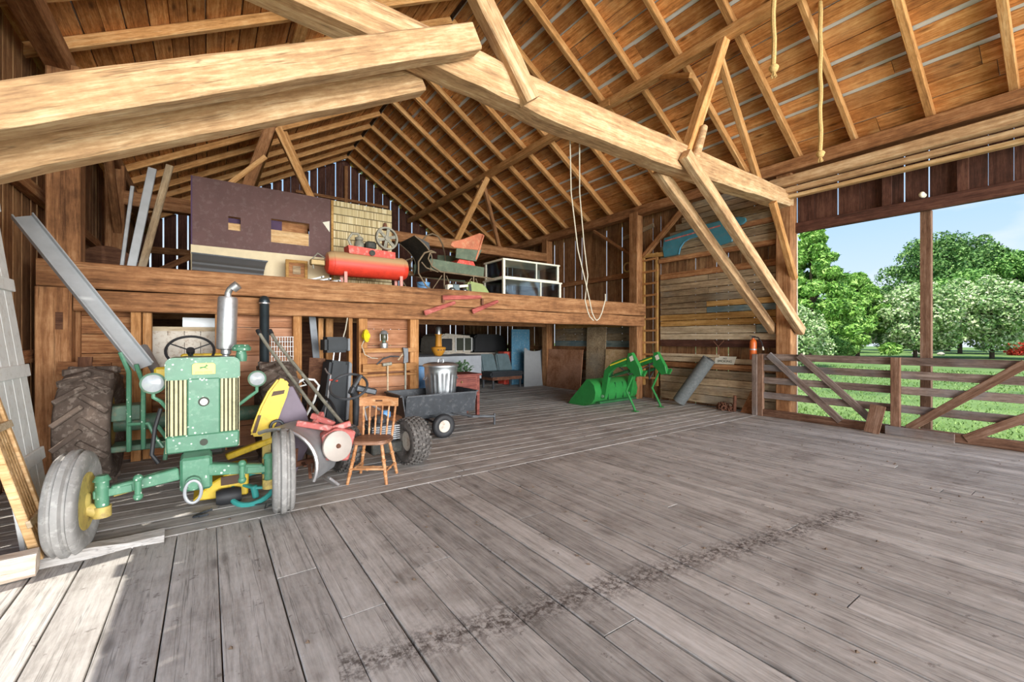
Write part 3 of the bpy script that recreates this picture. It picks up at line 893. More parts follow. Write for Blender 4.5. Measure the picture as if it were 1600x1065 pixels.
tb('strut', 'wide dark far strut above the booth corner', 'strut', (0.55, YB, 4.36), (1.15, YB, zpl), 0.22, 0.22, 'old_beam', ch=0.012)
tb('brace', 'slim brace slanting up behind the maroon booth corner', 'brace', (0.05, YB - .1, 4.5), (1.05, YB - .1, 5.6), 0.08, 0.10, 'rafter_wood')
# posts
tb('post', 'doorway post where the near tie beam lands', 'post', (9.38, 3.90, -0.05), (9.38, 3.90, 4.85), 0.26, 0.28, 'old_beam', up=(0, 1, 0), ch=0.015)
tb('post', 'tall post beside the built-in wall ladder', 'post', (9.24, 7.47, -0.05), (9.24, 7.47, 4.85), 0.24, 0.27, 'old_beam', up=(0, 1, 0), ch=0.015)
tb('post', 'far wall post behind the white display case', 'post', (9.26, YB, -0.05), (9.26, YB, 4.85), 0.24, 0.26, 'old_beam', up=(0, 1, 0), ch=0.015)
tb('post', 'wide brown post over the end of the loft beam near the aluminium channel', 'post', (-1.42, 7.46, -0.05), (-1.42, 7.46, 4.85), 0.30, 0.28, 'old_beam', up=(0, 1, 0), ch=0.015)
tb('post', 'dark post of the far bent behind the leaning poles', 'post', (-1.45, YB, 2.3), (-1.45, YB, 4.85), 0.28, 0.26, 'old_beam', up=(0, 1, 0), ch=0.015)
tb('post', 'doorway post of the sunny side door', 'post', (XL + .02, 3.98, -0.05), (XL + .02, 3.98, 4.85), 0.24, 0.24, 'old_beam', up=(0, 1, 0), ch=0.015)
tb('brace', 'wall brace slanting from plate to ladder post above the blue fender', 'brace', (9.36, 5.95, 4.85), (9.36, 7.3, 3.72), 0.10, 0.12, 'old_beam', ch=0.01)
tb('brace', 'slim wall brace over the loft beside the ladder post', 'brace', (9.36, 9.1, 4.75), (9.36, 7.62, 3.75), 0.07, 0.08, 'old_beam', ch=0.01)
tb('brace', 'dark knee brace at the far wall post above the loft', 'brace', (-1.4, 9.9, 4.8), (-1.4, YB - .1, 3.6), 0.12, 0.14, 'old_beam', ch=0.01)
# long loft beam: upper and lower balk
lb = thing('loft_beam', 'long heavy brown beam along the loft edge above the tractor', 'beam', (0, 0, 0))
timber('upper_balk', (XL, 7.24, 2.31), (9.20, 7.24, 2.29), 0.22, 0.31, 'old_beam', lb, ch=0.012, rough=0.006, n=16)
timber('lower_balk', (XL + .3, 7.27, 2.02), (9.20, 7.27, 2.00), 0.24, 0.25, 'old_beam', lb, ch=0.015, rough=0.008, n=16)
timber('beam_end_post', (-1.46, 7.22, 0.0), (-1.46, 7.22, 2.15), 0.30, 0.20, 'old_beam', lb, up=(0, 1, 0), ch=0.01)
MB().box(-1.44, 7.105, 1.66, -1.38, 7.13, 1.86).build('mortise', 'dark_wood', lb)

# ================================================================== GREEN TRACTOR (faces the camera, nose towards -y)
def ring_pts(c, r, axis, n=36, up=(0, 0, 1)):
    ax, a, b = frame(axis, up); c = V(c)
    return [c + a * (r * math.cos(2 * PI * k / n)) + b * (r * math.sin(2 * PI * k / n)) for k in range(n)]

def front_wheel(t, x, inner, tilt=0.0):
    r, w = 0.37, 0.085
    c = (x, 0, r - 0.012)
    prof = [(0.20, -w * .8), (0.25, -w * 1.02), (0.31, -w * 1.05), (0.345, -w * .95),
            (0.357, -w * .82), (0.368, -w * .62), (0.352, -w * .50), (0.352, -w * .34), (0.378, -w * .2), (0.378, w * .2), (0.352, w * .34), (0.352, w * .50),
            (0.368, w * .62), (0.357, w * .82), (0.345, w * .95), (0.31, w * 1.05), (0.25, w * 1.02), (0.20, w * .8), (0.205, 0)]
    m = Matrix.Translation(c) @ Matrix.Rotation(tilt, 4, 'Z') @ Matrix.Translation(-V(c))
    mb = MB().lathe(prof, c, (1, 0, 0), 48, closed=True)
    # flattened foot
    mb.v = [(a, b, max(d, 0.004)) for a, b, d in mb.v]
    ty = mb.xf(m).build('front_tyre', 'front_tyre', t, smooth=True, angle=55)
    MB().lathe([(0.205, -0.075), (0.212, -0.06), (0.19, -0.045), (0.17, 0.0), (0.10, 0.012 * inner), (0.10, 0.03 * inner), (0.17, 0.02), (0.19, 0.045), (0.212, 0.06), (0.205, 0.075)], c, (1, 0, 0), 36).xf(m).build('rim', 'old_yellow', ty, smooth=True)
    MB().lathe([(0.065, -0.05 * inner), (0.065, 0.07 * inner), (0.04, 0.09 * inner)], c, (1, 0, 0), 18).xf(m).build('hub', 'old_yellow', ty, smooth=True)

def tractor():
    t = thing('tractor', 'old green farm tractor with yellow emblem, flat front tyre and silver muffler', 'tractor', (-0.10, 4.42, 0))
    front_wheel(t, -0.70, 1, -0.08)
    front_wheel(t, 0.66, -1, -0.10)
    for s in (-1, 1):
        # swept axle half, clamp, kingpin, steering arm
        mb = MB().bar((s * 0.10, 0.10, 0.44), (s * 0.50, 0.02, 0.40), 0.08, 0.10, w1=0.06, h1=0.075)
        mb.build('front_axle', 'green_paint', t, bevel=0.008)
        MB().bar((s * 0.38, 0.03, 0.40), (s * 0.60, 0.0, 0.39), 0.05, 0.06).build('axle_extension', 'green_paint', t, bevel=0.006)
        k = MB().cyl((s * 0.55, 0, 0.30), (s * 0.55, 0, 0.49), 0.042).cyl((s * 0.55, 0, 0.49), (s * 0.55, 0, 0.53), 0.055, 0.035).build('kingpin', 'green_paint', t, smooth=True)
        MB().cyl((s * 0.55, 0, 0.22), (s * 0.55, 0, 0.30), 0.055).cyl((s * 0.55, 0, 0.25), (s * 0.64, 0, 0.30), 0.045).build('spindle', 'old_yellow', k, smooth=True)
        cl = MB().cyl((s * 0.34, -0.045, 0.35), (s * 0.34, -0.045, 0.47), 0.022).ball((s * 0.34, -0.045, 0.48), 0.032, 10, 6).ball((s * 0.34, -0.045, 0.34), 0.032, 10, 6)
        cl.build('axle_clamp', 'green_paint', t, smooth=True)
        MB().tube([(s * 0.12, 0.22, 0.38), (s * 0.5, 0.10, 0.34)], 0.014, 8).build('tie_rod', 'old_yellow', t, smooth=True)
    # nose casting with pull loop
    MB().box(-0.09, 0.06, 0.28, 0.13, 0.34, 0.56).build('front_support', 'green_paint', t, bevel=0.02)
    MB().cyl((0.0, 0.06, 0.36), (0.0, 0.0, 0.36), 0.055).cyl((0.0, 0, 0.36), (0, -0.03, 0.36), 0.035).build('pivot_cap', 'green_paint', t, smooth=True)
    MB().tube([V((0.0, -0.02, 0.30)) + V((0.055 * math.cos(a), 0, 0.09 * math.sin(a))) for a in [2 * PI * i / 20 for i in range(20)]], 0.013, 8, closed=True).build('pull_loop', 'aluminium', t, smooth=True)
    n_before = set(t.children)
    # radiator shell: rounded top cap, centre strip, lower band, slatted grilles each side
    def rr(x0, x1, z0, z1, rad, top_only=True, n=6):
        pts = [(x0, z0), (x1, z0)]
        for i in range(n + 1):
            a = PI / 2 * i / n
            pts.append((x1 - rad + rad * math.cos(a), z1 - rad + rad * math.sin(a)))
        for i in range(n + 1):
            a = PI / 2 + PI / 2 * i / n
            pts.append((x0 + rad + rad * math.cos(a), z1 - rad + rad * math.sin(a)))
        return pts
    cap = [(p[0], 0.33, p[1]) for p in rr(-0.275, 0.275, 1.19, 1.385, 0.06)]
    shell = MB().prism(cap, (0, 0.34, 0)).build('radiator_cap_panel', 'green_paint', t, smooth=True, bevel=0.012, seg=2)
    MB().box(-0.262, 0.40, 0.66, 0.262, 0.67, 1.20).build('radiator_core', 'grille_dark', t)
    MB().prism([(-0.12, 0.335, 0.60), (0.12, 0.335, 0.60), (0.12, 0.335, 1.20), (-0.12, 0.335, 1.20)], (0, 0.08, 0)).build('centre_strip', 'green_paint', t, bevel=0.01)
    MB().prism([(-0.265, 0.325, 0.555), (0.265, 0.325, 0.555), (0.270, 0.325, 0.705), (-0.270, 0.325, 0.705)], (0, 0.32, 0)).build('lower_band', 'green_paint', t, bevel=0.012)
    for s in (-1, 1):
        for i in range(5):
            xx = s * (0.135 + i * 0.031)
            MB().box(xx - 0.011, 0.345, 0.70, xx + 0.011, 0.40, 1.20).build('grille_bar', 'grille_bar', t, bevel=0.005)
        MB().box(s * 0.262 - 0.008, 0.345, 0.56, s * 0.262 + 0.008, 0.66, 1.20).build('shell_side', 'grille_bar', t)
    # knob on the strip, opening below
    MB().cyl((0.0, 0.335, 0.99), (0.0, 0.325, 0.99), 0.042).build('badge_ring', 'grille_dark', t, smooth=True)
    MB().cyl((0.0, 0.328, 0.99), (0.0, 0.312, 0.99), 0.028).build('badge_knob', 'silver', t, smooth=True)
    MB().lathe([(0.03, 0), (0.03, 0.006)], (0, 0.324, 0.63), (0, -1, 0), 16, rmod=lambda a, h: 1.0).build('crank_hole', 'grille_dark', t)
    # emblem plate with leaping deer and lettering
    pl = [(p[0], 0.316, p[1]) for p in rr(-0.085, 0.085, 1.235, 1.335, 0.025)]
    em = MB().prism(pl, (0, 0.016, 0)).build('emblem', 'emblem_yellow', t, bevel=0.003)
    deer = [(-.036, .002), (-.024, .008), (-.008, .010), (.006, .012), (.014, .022), (.018, .034), (.022, .024), (.032, .020), (.030, .014), (.020, .010), (.014, .002), (.026, -.006), (.036, -.004), (.024, -.012), (.010, -.004), (-.006, -.002), (-.018, -.006), (-.034, -.016), (-.026, -.004)]
    MB().prism([(a, 0.3150, 1.294 + b) for a, b in deer], (0, 0.002, 0)).build('leaping_deer', 'emblem_green', em)
    text_mesh('lettering', 'JOHN DEERE', 0.022, 'emblem_green', em, Matrix.Translation((0, 0.3145, 1.253)) @ Matrix.Rotation(PI / 2, 4, 'X'))
    # hood, tank, engine, transmission
    MB().prism([(p[0], 0.67, p[1]) for p in rr(-0.25, 0.25, 0.98, 1.36, 0.07)], (0, 0.95, 0)).build('hood', 'green_paint', t, smooth=True, bevel=0.01)
    MB().box(-0.17, 0.68, 0.42, 0.17, 1.62, 0.98).build('engine', 'engine_dark', t, bevel=0.03)
    MB().box(-0.20, 1.60, 0.40, 0.20, 2.35, 0.95).build('transmission', 'green_dark', t, bevel=0.04)
    MB().box(-0.26, 1.45, 0.95, 0.26, 1.75, 1.28).build('dash', 'green_dark', t, bevel=0.03)
    MB().cyl((-0.80, 1.9, 0.63), (0.72, 1.9, 0.63), 0.09).build('rear_axle', 'green_dark', t, smooth=True)
    # muffler with bent rain flap
    mu = MB().lathe([(0.03, -0.13), (0.03, -0.06), (0.045, -0.05), (0.045, -0.01), (0.085, 0), (0.088, 0.02), (0.088, 0.50), (0.08, 0.525), (0.03, 0.53), (0.03, 0.57)], (0.18, 0.83, 1.45), (0.03, 0, 1), 22).build('muffler', 'silver', t, smooth=True)
    MB().tube([(0.195, 0.83, 2.01), (0.21, 0.82, 2.05), (0.24, 0.80, 2.085)], 0.03, 10).cyl((0.235, 0.80, 2.06), (0.28, 0.78, 2.10), 0.045, 0.045).build('rain_flap', 'silver', mu, smooth=True)
    MB().lathe([(0.045, -0.05), (0.05, 0.0), (0.04, 0.05), (0.08, 0.055), (0.085, 0.085), (0.06, 0.115), (0.0, 0.12)], (0.30, 0.62, 1.38), (0, 0, 1), 20).build('air_cleaner_cap', 'green_paint', t, smooth=True)
    MB().lathe([(0.035, 0.33), (0.035, 0.38)], (0.16, 0.6, 1.0), (0, 0, 1), 12).build('filler_cap', 'silver', t, smooth=True)
    # steering wheel
    c = V((-0.13, 1.62, 1.42)); ax = V((0, -0.72, 0.69))
    sw = MB().tube(ring_pts(c, 0.22, ax, 32), 0.014, 8, closed=True).build('steering_wheel', 'black_rubber', t, smooth=True)
    mb = MB().cyl(c - ax * 0.03, c + ax * 0.015, 0.04)
    for k in range(3):
        mb.bar(c, ring_pts(c, 0.215, ax, 12)[k * 4 + 1], 0.018, 0.012)
    mb.build('spokes', 'black_rubber', sw)
    MB().cyl(c - ax * 0.35, c - ax * 0.02, 0.025).build('steering_column', 'green_dark', t, smooth=True)
    # seat and yellow cowl panel
    MB().box(-0.42, 1.25, 1.14, -0.18, 1.42, 1.26).build('cowl_panel', 'yellow_paint', t, bevel=0.02)
    MB().prism([(-0.25, 1.95, 0.98), (-0.25, 2.40, 0.98), (-0.25, 2.44, 1.35), (-0.25, 2.36, 1.37), (-0.25, 2.30, 1.08), (-0.25, 1.95, 1.06)], (0.5, 0, 0)).build('seat', 'yellow_paint', t, bevel=0.02)
    # headlamps on curved stalks
    for hx, r in ((-0.36, 0.088), (0.42, 0.075)):
        h = MB().lathe([(0.03, 0.10), (0.06, 0.085), (r, 0.02), (r + .004, -0.005), (r - .008, -0.012)], (hx, 0.44, 1.165), (0, 1, 0), 24).build('headlamp', 'green_dark', t, smooth=True)
        MB().lathe([(r - .008, -0.010), (r * .6, -0.022), (0.0, -0.03)], (hx, 0.44, 1.165), (0, 1, 0), 24).build('lens', 'glass_lamp', h, smooth=True)
        s = 1 if hx > 0 else -1
        MB().tube([(hx, 0.47, 1.09), (hx, 0.47, 1.04), (hx - s * 0.05, 0.48, 1.0), (s * 0.25, 0.5, 0.90)], 0.016, 8).build('lamp_stalk', 'green_paint', h, smooth=True)
    # operator-side linkages and hoses
    for pts, r, m in (([(-0.50, 1.25, 0.45), (-0.50, 1.25, 1.10), (-0.55, 1.20, 1.30)], 0.02, 'green_paint'),
                      ([(-0.62, 1.35, 0.42), (-0.62, 1.35, 1.22), (-0.68, 1.32, 1.42)], 0.022, 'green_paint'),
                      ([(-0.62, 1.30, 0.70), (-0.46, 1.25, 0.70), (-0.40, 1.22, 0.55), (-0.34, 1.2, 0.45)], 0.018, 'green_paint'),
                      ([(-0.36, 0.9, 0.72), (-0.28, 0.8, 0.60), (-0.30, 0.75, 0.42)], 0.018, 'green_paint'),
                      ([(-0.32, 0.62, 0.92), (-0.36, 0.60, 0.75), (-0.38, 0.58, 0.52), (-0.33, 0.56, 0.44)], 0.018, 'black_rubber')):
        MB().tube(pts, r, 8).build('linkage', m, t, smooth=True)
    MB().box(-0.78, 1.45, 0.40, -0.22, 1.75, 0.46).build('footboard', 'green_dark', t, bevel=0.01)
    MB().box(-0.85, 1.55, 0.70, -0.55, 1.80, 0.86).build('tool_box', 'green_dark', t, bevel=0.01)
    for o_ in t.children:
        if o_ not in n_before: o_.location.x += 0.07
    # rear wheels with chevron lugs
    for x in (-0.90, 0.82):
        r, w = 0.60, 0.19
        c = V((x, 1.9, r + .03))
        ty = MB().lathe([(0.33, -w * .8), (0.42, -w * 1.05), (0.53, -w * 1.08), (r - 0.01, -w * .9), (r, 0), (r - 0.01, w * .9), (0.53, w * 1.08), (0.42, w * 1.05), (0.33, w * .8)], c, (1, 0, 0), 44, closed=True).build('rear_tyre', 'rear_tyre', t, smooth=True, angle=60)
        mb = MB()
        n = 17
        for k in range(n):
            for s in (-1, 1):
                a0 = 2 * PI * (k + (0.5 if s > 0 else 0)) / n
                prev = None
                for j, (u, da) in enumerate(((0.04, 0.0), (0.6, 0.20), (1.0, 0.30))):
                    pass
                pA = [(s * w * -0.06, 0.0), (s * w * 1.0, 0.30)]
                q = []
                for (du, da) in pA:
                    an = a0 + da
                    q.append(c + V((du, -math.sin(an) * r, math.cos(an) * r)))
                nrm = V((0, -math.sin(a0 + .15), math.cos(a0 + .15)))
                mb.bar(q[0], q[1], 0.05, 0.07, up=nrm)
        mb.build('tread_lugs', 'rear_tyre', ty, bevel=0.008)
        MB().lathe([(0.335, -0.14), (0.35, -0.12), (0.30, -0.09), (0.27, 0), (0.10, 0.02), (0.10, 0.06), (0.27, 0.04), (0.30, .09), (0.35, .12), (0.335, .14)], c, (1, 0, 0), 36).build('rear_rim', 'old_yellow', ty, smooth=True)
    return t
tractor()

# ---- yellow implement housing under the tractor nose
y = thing('mower_deck', 'yellow mower housing on the floor under the tractor nose', 'mower', (0.12, 4.92, 0))
MB().prism([(-0.24, 0, 0.06), (0.20, 0, 0.04), (0.21, 0, 0.30), (0.05, 0, 0.28), (-0.10, 0, 0.20)], (0, 0.40, 0)).build('housing', 'yellow_paint', y, bevel=0.012)
MB().lathe([(0.06, -0.10), (0.075, -0.06), (0.075, 0.06), (0.06, 0.10)], (0.04, -0.06, 0.076), (1, 0, 0), 22).build('gauge_wheel', 'black_rubber', y, smooth=True)
MB().box(-0.02, -0.02, 0.17, 0.14, 0.0, 0.25).build('decal', 'decal_brown', y)
tag(MB().tube([(0.0, 4.62, 0.02), (-0.06, 4.58, 0.03), (-0.10, 4.62, 0.02), (-0.05, 4.70, 0.015), (0.03, 4.74, 0.02)], 0.012, 6).build('chain_piece', 'black_steel', smooth=True), 'short black chain on the floor under the tractor nose', 'chain')

# ---- curved yellow guard on its yellow drawbar
yg = thing('yellow_guard', 'tall curved yellow metal guard standing between grille and tractor front wheel', 'guard', (0.57, 5.24, 0))
outer = [(0.05, 1.13), (0.12, 1.11), (0.16, 1.05), (0.13, .92), (0.08, .78), (0.04, .66), (-0.01, .57), (-0.08, .52), (-0.20, .53), (-0.21, .57), (-0.17, .70), (-0.12, .84), (-0.05, .99)]
MB().prism([(a, 0, b) for a, b in outer], (0, 0.10, 0)).build('guard_shell', 'yellow_paint', yg, bevel=0.025, seg=2)
MB().prism([(-0.02, -0.004, 0.94), (0.10, -0.004, 0.96), (0.11, -0.004, 1.0), (0.0, -0.004, 0.99)], (0, 0.006, 0)).build('decal', 'decal_brown', yg)
MB().prism([(-0.19, -0.004, 0.57), (-0.16, -0.004, 0.57), (-0.11, -0.004, 0.75), (-0.14, -0.004, 0.75)], (0, 0.006, 0)).build('decal', 'decal_brown', yg)
MB().tube(ring_pts((0.03, -0.03, 0.62), 0.06, (0, 1, 0), 18), 0.016, 6, closed=True).build('pulley_rim', 'black_steel', yg, smooth=True)
MB().bar((-0.42, -0.02, 0.36), (0.10, 0.06, 0.50), 0.08, 0.06).build('drawbar', 'yellow_paint', yg, bevel=0.01)
MB().box(-0.10, 0.02, 0.0, -0.02, 0.08, 0.56).build('stand_leg', 'old_yellow', yg)
tag(MB().prism([(0.66, 5.38, 1.02), (0.78, 5.38, 1.02), (0.92, 5.38, 0.72), (0.98, 5.38, 0.40), (0.80, 5.38, 0.02), (0.62, 5.38, 0.02), (0.60, 5.38, 0.6)], (0, 0.025, 0)).build('metal_fender', 'mauve_panel', bevel=0.008), 'dull mauve grey sheet metal fender standing behind the yellow guard', 'fender')

# ---- teal plastic wheel on the floor
tw = thing('teal_wheel', 'teal plastic steering wheel lying on the floor behind tractor front tyre', 'wheel', (0.36, 4.84, 0))
MB().tube(ring_pts((0, 0, 0.12), 0.19, (-0.25, -0.5, 0.8), 26), 0.024, 8, closed=True).build('rim', 'teal_plastic', tw, smooth=True)
MB().bar((0, 0, 0.12), (0.17, -0.02, 0.10), 0.05, 0.025).bar((0, 0, 0.12), (-0.10, 0.14, 0.14), 0.05, 0.025).cyl((0.02, 0.0, 0.02), (0, 0, 0.14), 0.03).build('spokes', 'teal_plastic', tw, bevel=0.006)
tag(MB().tube([(0.28, 4.70, 0.012), (0.36, 4.66, 0.012), (0.44, 4.58, 0.03), (0.42, 4.50, 0.012), (0.50, 4.46, 0.06), (0.46, 4.56, 0.012), (0.56, 4.58, 0.012)], 0.006, 5).build('wire_piece', 'steel_dark', smooth=True), 'loose bent wire on the floor by tractor front tyre', 'wire')

# ---- two wheeled tiller: long handles, curved hood, red frame, round pulley
ti = thing('garden_tiller', 'old walk-behind tiller with long grey handles, curved hood, red frame and round pulley', 'tiller', (0.70, 5.05, 0))
rows = []
for i in range(15):
    a = math.radians(116 - i * 10)
    rows.append([(0.02 + 0.40 * math.cos(a) * 1.0, yy, 0.30 + 0.36 * math.sin(a)) for yy in (-0.28, -0.05, 0.20)])
HR = rot('Z', -0.62, (0.02, 0, 0))
MB().sheet(rows, 0.012).xf(HR).build('hood', 'grey_metal_sheet', ti, smooth=True)
rim = [(0.02 + 0.40 * math.cos(math.radians(116 - i * 10)), -0.29, 0.30 + 0.36 * math.sin(math.radians(116 - i * 10))) for i in range(15)]
MB().tube(rim, 0.02, 6).xf(HR).build('hood_rim', 'silver', ti, smooth=True)
MB().prism([(p[0], 0.19, p[2]) for p in rim], (0, 0.01, 0)).xf(HR).build('hood_back', 'engine_dark', ti)
tn = MB().cyl((-0.15, -0.2, 0.26), (0.3, 0.05, 0.24), 0.03)
for k in range(6):
    a = k * 1.05
    tn.bar((-0.1 + k * .07, -0.15 + k * .03, 0.26), (-0.1 + k * .07, -0.15 + k * .03 + 0.18 * math.cos(a), 0.26 + 0.2 * math.sin(a)), 0.03, 0.01)
tn.build('tines', 'rust', ti)
MB().bar((0.40, -0.24, 0.02), (0.30, -0.28, 0.12), 0.14, 0.03).build('skid_foot', 'silver', ti, bevel=0.005)
dk = MB().lathe([(0.145, -0.02), (0.155, -0.014), (0.155, 0.014), (0.145, 0.02)], (0.40, -0.33, 0.44), (0.25, -1, 0.1), 36).build('pulley', 'pulley_grey', ti, smooth=True)
MB().lathe([(0.025, 0.02), (0.02, 0.04), (0.0, 0.042)], (0.40, -0.33, 0.44), (0.25, -1, 0.1), 12).build('pulley_hub', 'rust', dk, smooth=True)
MB().prism([(0.28, -0.30, 0.30), (0.52, -0.30, 0.26), (0.60, -0.30, 0.56), (0.40, -0.30, 0.62), (0.26, -0.30, 0.55)], (0, 0.18, 0)).build('gear_case', 'faded_red', ti, bevel=0.015)
for a, b in (((0.05, -0.1, 0.68), (0.38, -0.2, 0.60)), ((0.22, 0.05, 0.72), (0.42, -0.1, 0.62)), ((0.38, -0.2, 0.60), (0.56, -0.22, 0.64)), ((0.18, -0.1, 0.60), (0.34, 0.1, 0.72))):
    MB().bar(a, b, 0.05, 0.06).build('frame_bar', 'faded_red', ti, bevel=0.008)
for hx in (0.0, 0.16):
    MB().tube([(0.42 + hx, 0.1, 0.55), (0.28 + hx, 0.5, 0.80), (-0.12 + hx * .8, 1.05, 1.50), (-0.18 + hx * .8, 1.12, 1.62)], 0.02, 8).build('handle', 'iron_grey', ti, smooth=True)
    MB().tube([(-0.175 + hx * .8, 1.11, 1.61), (-0.195 + hx * .8, 1.15, 1.66)], 0.027, 8).build('grip', 'black_rubber', ti, smooth=True)

# ---- stripped lawn tractor behind the chair: steering wheel, column, engine, knobby tyres
lt = thing('lawn_tractor', 'stripped lawn tractor with bare grey steering wheel, engine and knobby tyres', 'lawn tractor', (1.75, 5.45, 0))
def knobby(t, c, r, w, name='knobby_tyre', axis=(1, 0.15, 0)):
    ax, a, b = frame(axis); c = V(c)
    ty = MB().lathe([(r * .45, -w * .7), (r * .62, -w), (r * .86, -w * 1.04), (r * .97, -w * .8), (r, 0), (r * .97, w * .8), (r * .86, w * 1.04), (r * .62, w), (r * .45, w * .7)], c, ax, 36, closed=True).build(name, 'tyre', t, smooth=True, angle=60)
    mb = MB(); n = 26
    for k in range(n):
        for j in range(-2, 3):
            an = 2 * PI * (k + (0.5 if j % 2 else 0)) / n
            d = a * math.cos(an) + b * math.sin(an)
            p = c + ax * (j * w * .42) + d * (r * (1.0 if abs(j) < 2 else .96))
            mb.bar(p - d * 0.008, p + d * 0.014, 0.035, 0.035, up=ax)
    k_ = mb.build('tread_knobs', 'tyre', ty); k_['kind'] = 'stuff'
    MB().lathe([(r * .46, -w * .5), (r * .3, -w * .2), (r * .12, -w * .2), (r * .12, w * .2), (r * .3, w * .2), (r * .46, w * .5)], c, ax, 24).build('rim', 'old_white', ty, smooth=True)
    return ty
knobby(lt, (0.34, -0.28, 0.28), 0.28, 0.12)
knobby(lt, (-0.42, -0.10, 0.26), 0.26, 0.11)
c = V((-0.24, 0.42, 0.93)); ax = V((-0.25, -0.55, 0.75))
sw = MB().tube(ring_pts(c, 0.23, ax, 32), 0.017, 8, closed=True).build('steering_wheel', 'steel_dark', lt, smooth=True)
MB().bar(c + V((0.06, 0.02, -.02)), c + V((0.17, 0.05, 0.14)), 0.07, 0.04).bar(c + V((0.06, 0.02, -.02)), c + V((0.02, 0.0, -.1)), 0.08, 0.05).build('spoke', 'steel_dark', sw, bevel=0.01)
MB().tube([c + V((0.06, 0.05, -.05)), c + V((0.13, 0.12, -.22)), c + V((0.12, 0.12, -.55))], [0.05, 0.045, 0.035], 10).build('steering_column', 'steel_dark', lt, smooth=True)
MB().bar(c + V((0.10, 0.05, -.03)), c + V((0.36, 0.02, -.10)), 0.14, 0.08).build('cowl', 'steel_dark', lt, bevel=0.015)
MB().box(-0.16, -0.30, 0.16, 0.22, 0.16, 0.30).build('chassis', 'engine_dark', lt, bevel=0.015)
e = MB().box(-0.14, -0.28, 0.30, 0.16, 0.10, 0.52).build('engine_block', 'steel_dark', lt, bevel=0.02)
mb = MB()
for k in range(7):
    mb.box(-0.16, -0.30, 0.33 + k * 0.026, 0.18, 0.12, 0.34 + k * 0.026)
mb.build('cooling_fins', 'grey_metal_sheet', e)
MB().lathe([(0.10, 0), (0.10, 0.05), (0.07, 0.08)], (0.0, -0.10, 0.52), (0, 0, 1), 20).build('starter_cover', 'black_plastic', e, smooth=True)
MB().tube([(-0.1, 0.1, 0.5), (-0.12, 0.16, 0.66), (-0.02, 0.2, 0.70), (0.1, 0.2, 0.62)], 0.018, 8).build('fuel_pipe', 'silver', lt, smooth=True)
MB().box(0.05, -0.05, 0.54, 0.16, 0.06, 0.64).build('carburettor', 'blue_plastic', lt, bevel=0.02)

# ---- wooden spindle back chair
ch = thing('wooden_chair', 'wooden spindle-back chair with orange-brown crest rail facing the tractor', 'chair', (1.50, 4.82, 0), -0.62)
seat_prof = []
for k in range(24):
    a = 2 * PI * k / 24
    cx, cy = math.cos(a), math.sin(a)
    sx = 0.215 * (abs(cx) ** 0.6) * (1 if cx > 0 else -1)
    sy = 0.20 * (abs(cy) ** 0.7) * (1 if cy > 0 else -1)
    seat_prof.append((sx * (1.0 - 0.10 * (sy > 0) * abs(sy) / .2), sy, 0.415))
MB().prism(seat_prof, (0, 0, 0.04)).build('seat', 'chair_seat_wood', ch, smooth=True, bevel=0.012, seg=2)
def turned(p0, p1, r=0.017, rings=((.28, 1.35), (.33, .8), (.6, 1.5), (.66, .8))):
    p0 = V(p0); p1 = V(p1); L = (p1 - p0).length
    pr = [(r * .85, 0)]
    for f, k in rings:
        pr += [(r, (f - .05) * L), (r * k, f * L), (r, (f + .05) * L)]
    pr.sort(key=lambda q: q[1])
    pr.append((r * .9, L))
    return MB().lathe(pr, p0, p1 - p0, 12)
for sx in (-1, 1):
    for sy in (-1, 1):
        turned((sx * 0.21, sy * 0.20, 0.0), (sx * 0.135, sy * 0.13, 0.42), 0.019).build('leg', 'chair_wood', ch, smooth=True)
    turned((sx * 0.19, -0.18, 0.13), (sx * 0.19, 0.18, 0.13), 0.012, ((.5, 1.5),)).build('stretcher', 'chair_wood', ch, smooth=True)
turned((-0.19, 0.0, 0.13), (0.19, 0.0, 0.13), 0.012, ((.5, 1.5),)).build('stretcher', 'chair_wood', ch, smooth=True)
turned((-0.195, -0.185, 0.16), (0.195, -0.185, 0.16), 0.012, ((.5, 1.6),)).build('stretcher', 'chair_wood', ch, smooth=True)
for k in range(6):
    xx = -0.165 + k * 0.066
    turned((xx, 0.155, 0.44), (xx * 1.14, 0.235, 0.80), 0.0105 if 0 < k < 5 else 0.014, ((.2, 1.4), (.5, 1.5))).build('spindle', 'chair_wood', ch, smooth=True)
rows = []
for j, zz in enumerate((0.775, 0.80, 0.86, 0.885)):
    r_ = []
    for k in range(13):
        u = -1 + 2 * k / 12
        zt = zz + (0.012 * math.cos(u * PI) - 0.005 if j == 3 else 0)
        r_.append((u * 0.225 + 0, 0.232 + 0.06 * (zz - .775) - 0.03 * u * u, zt))
    rows.append(r_)
cr = MB().sheet(rows, 0.024).build('crest_rail', 'chair_wood', ch, smooth=True)
MB().box(-0.04, 0.206, 0.828, 0.04, 0.262, 0.844).build('hand_slot', 'dark_wood', cr)

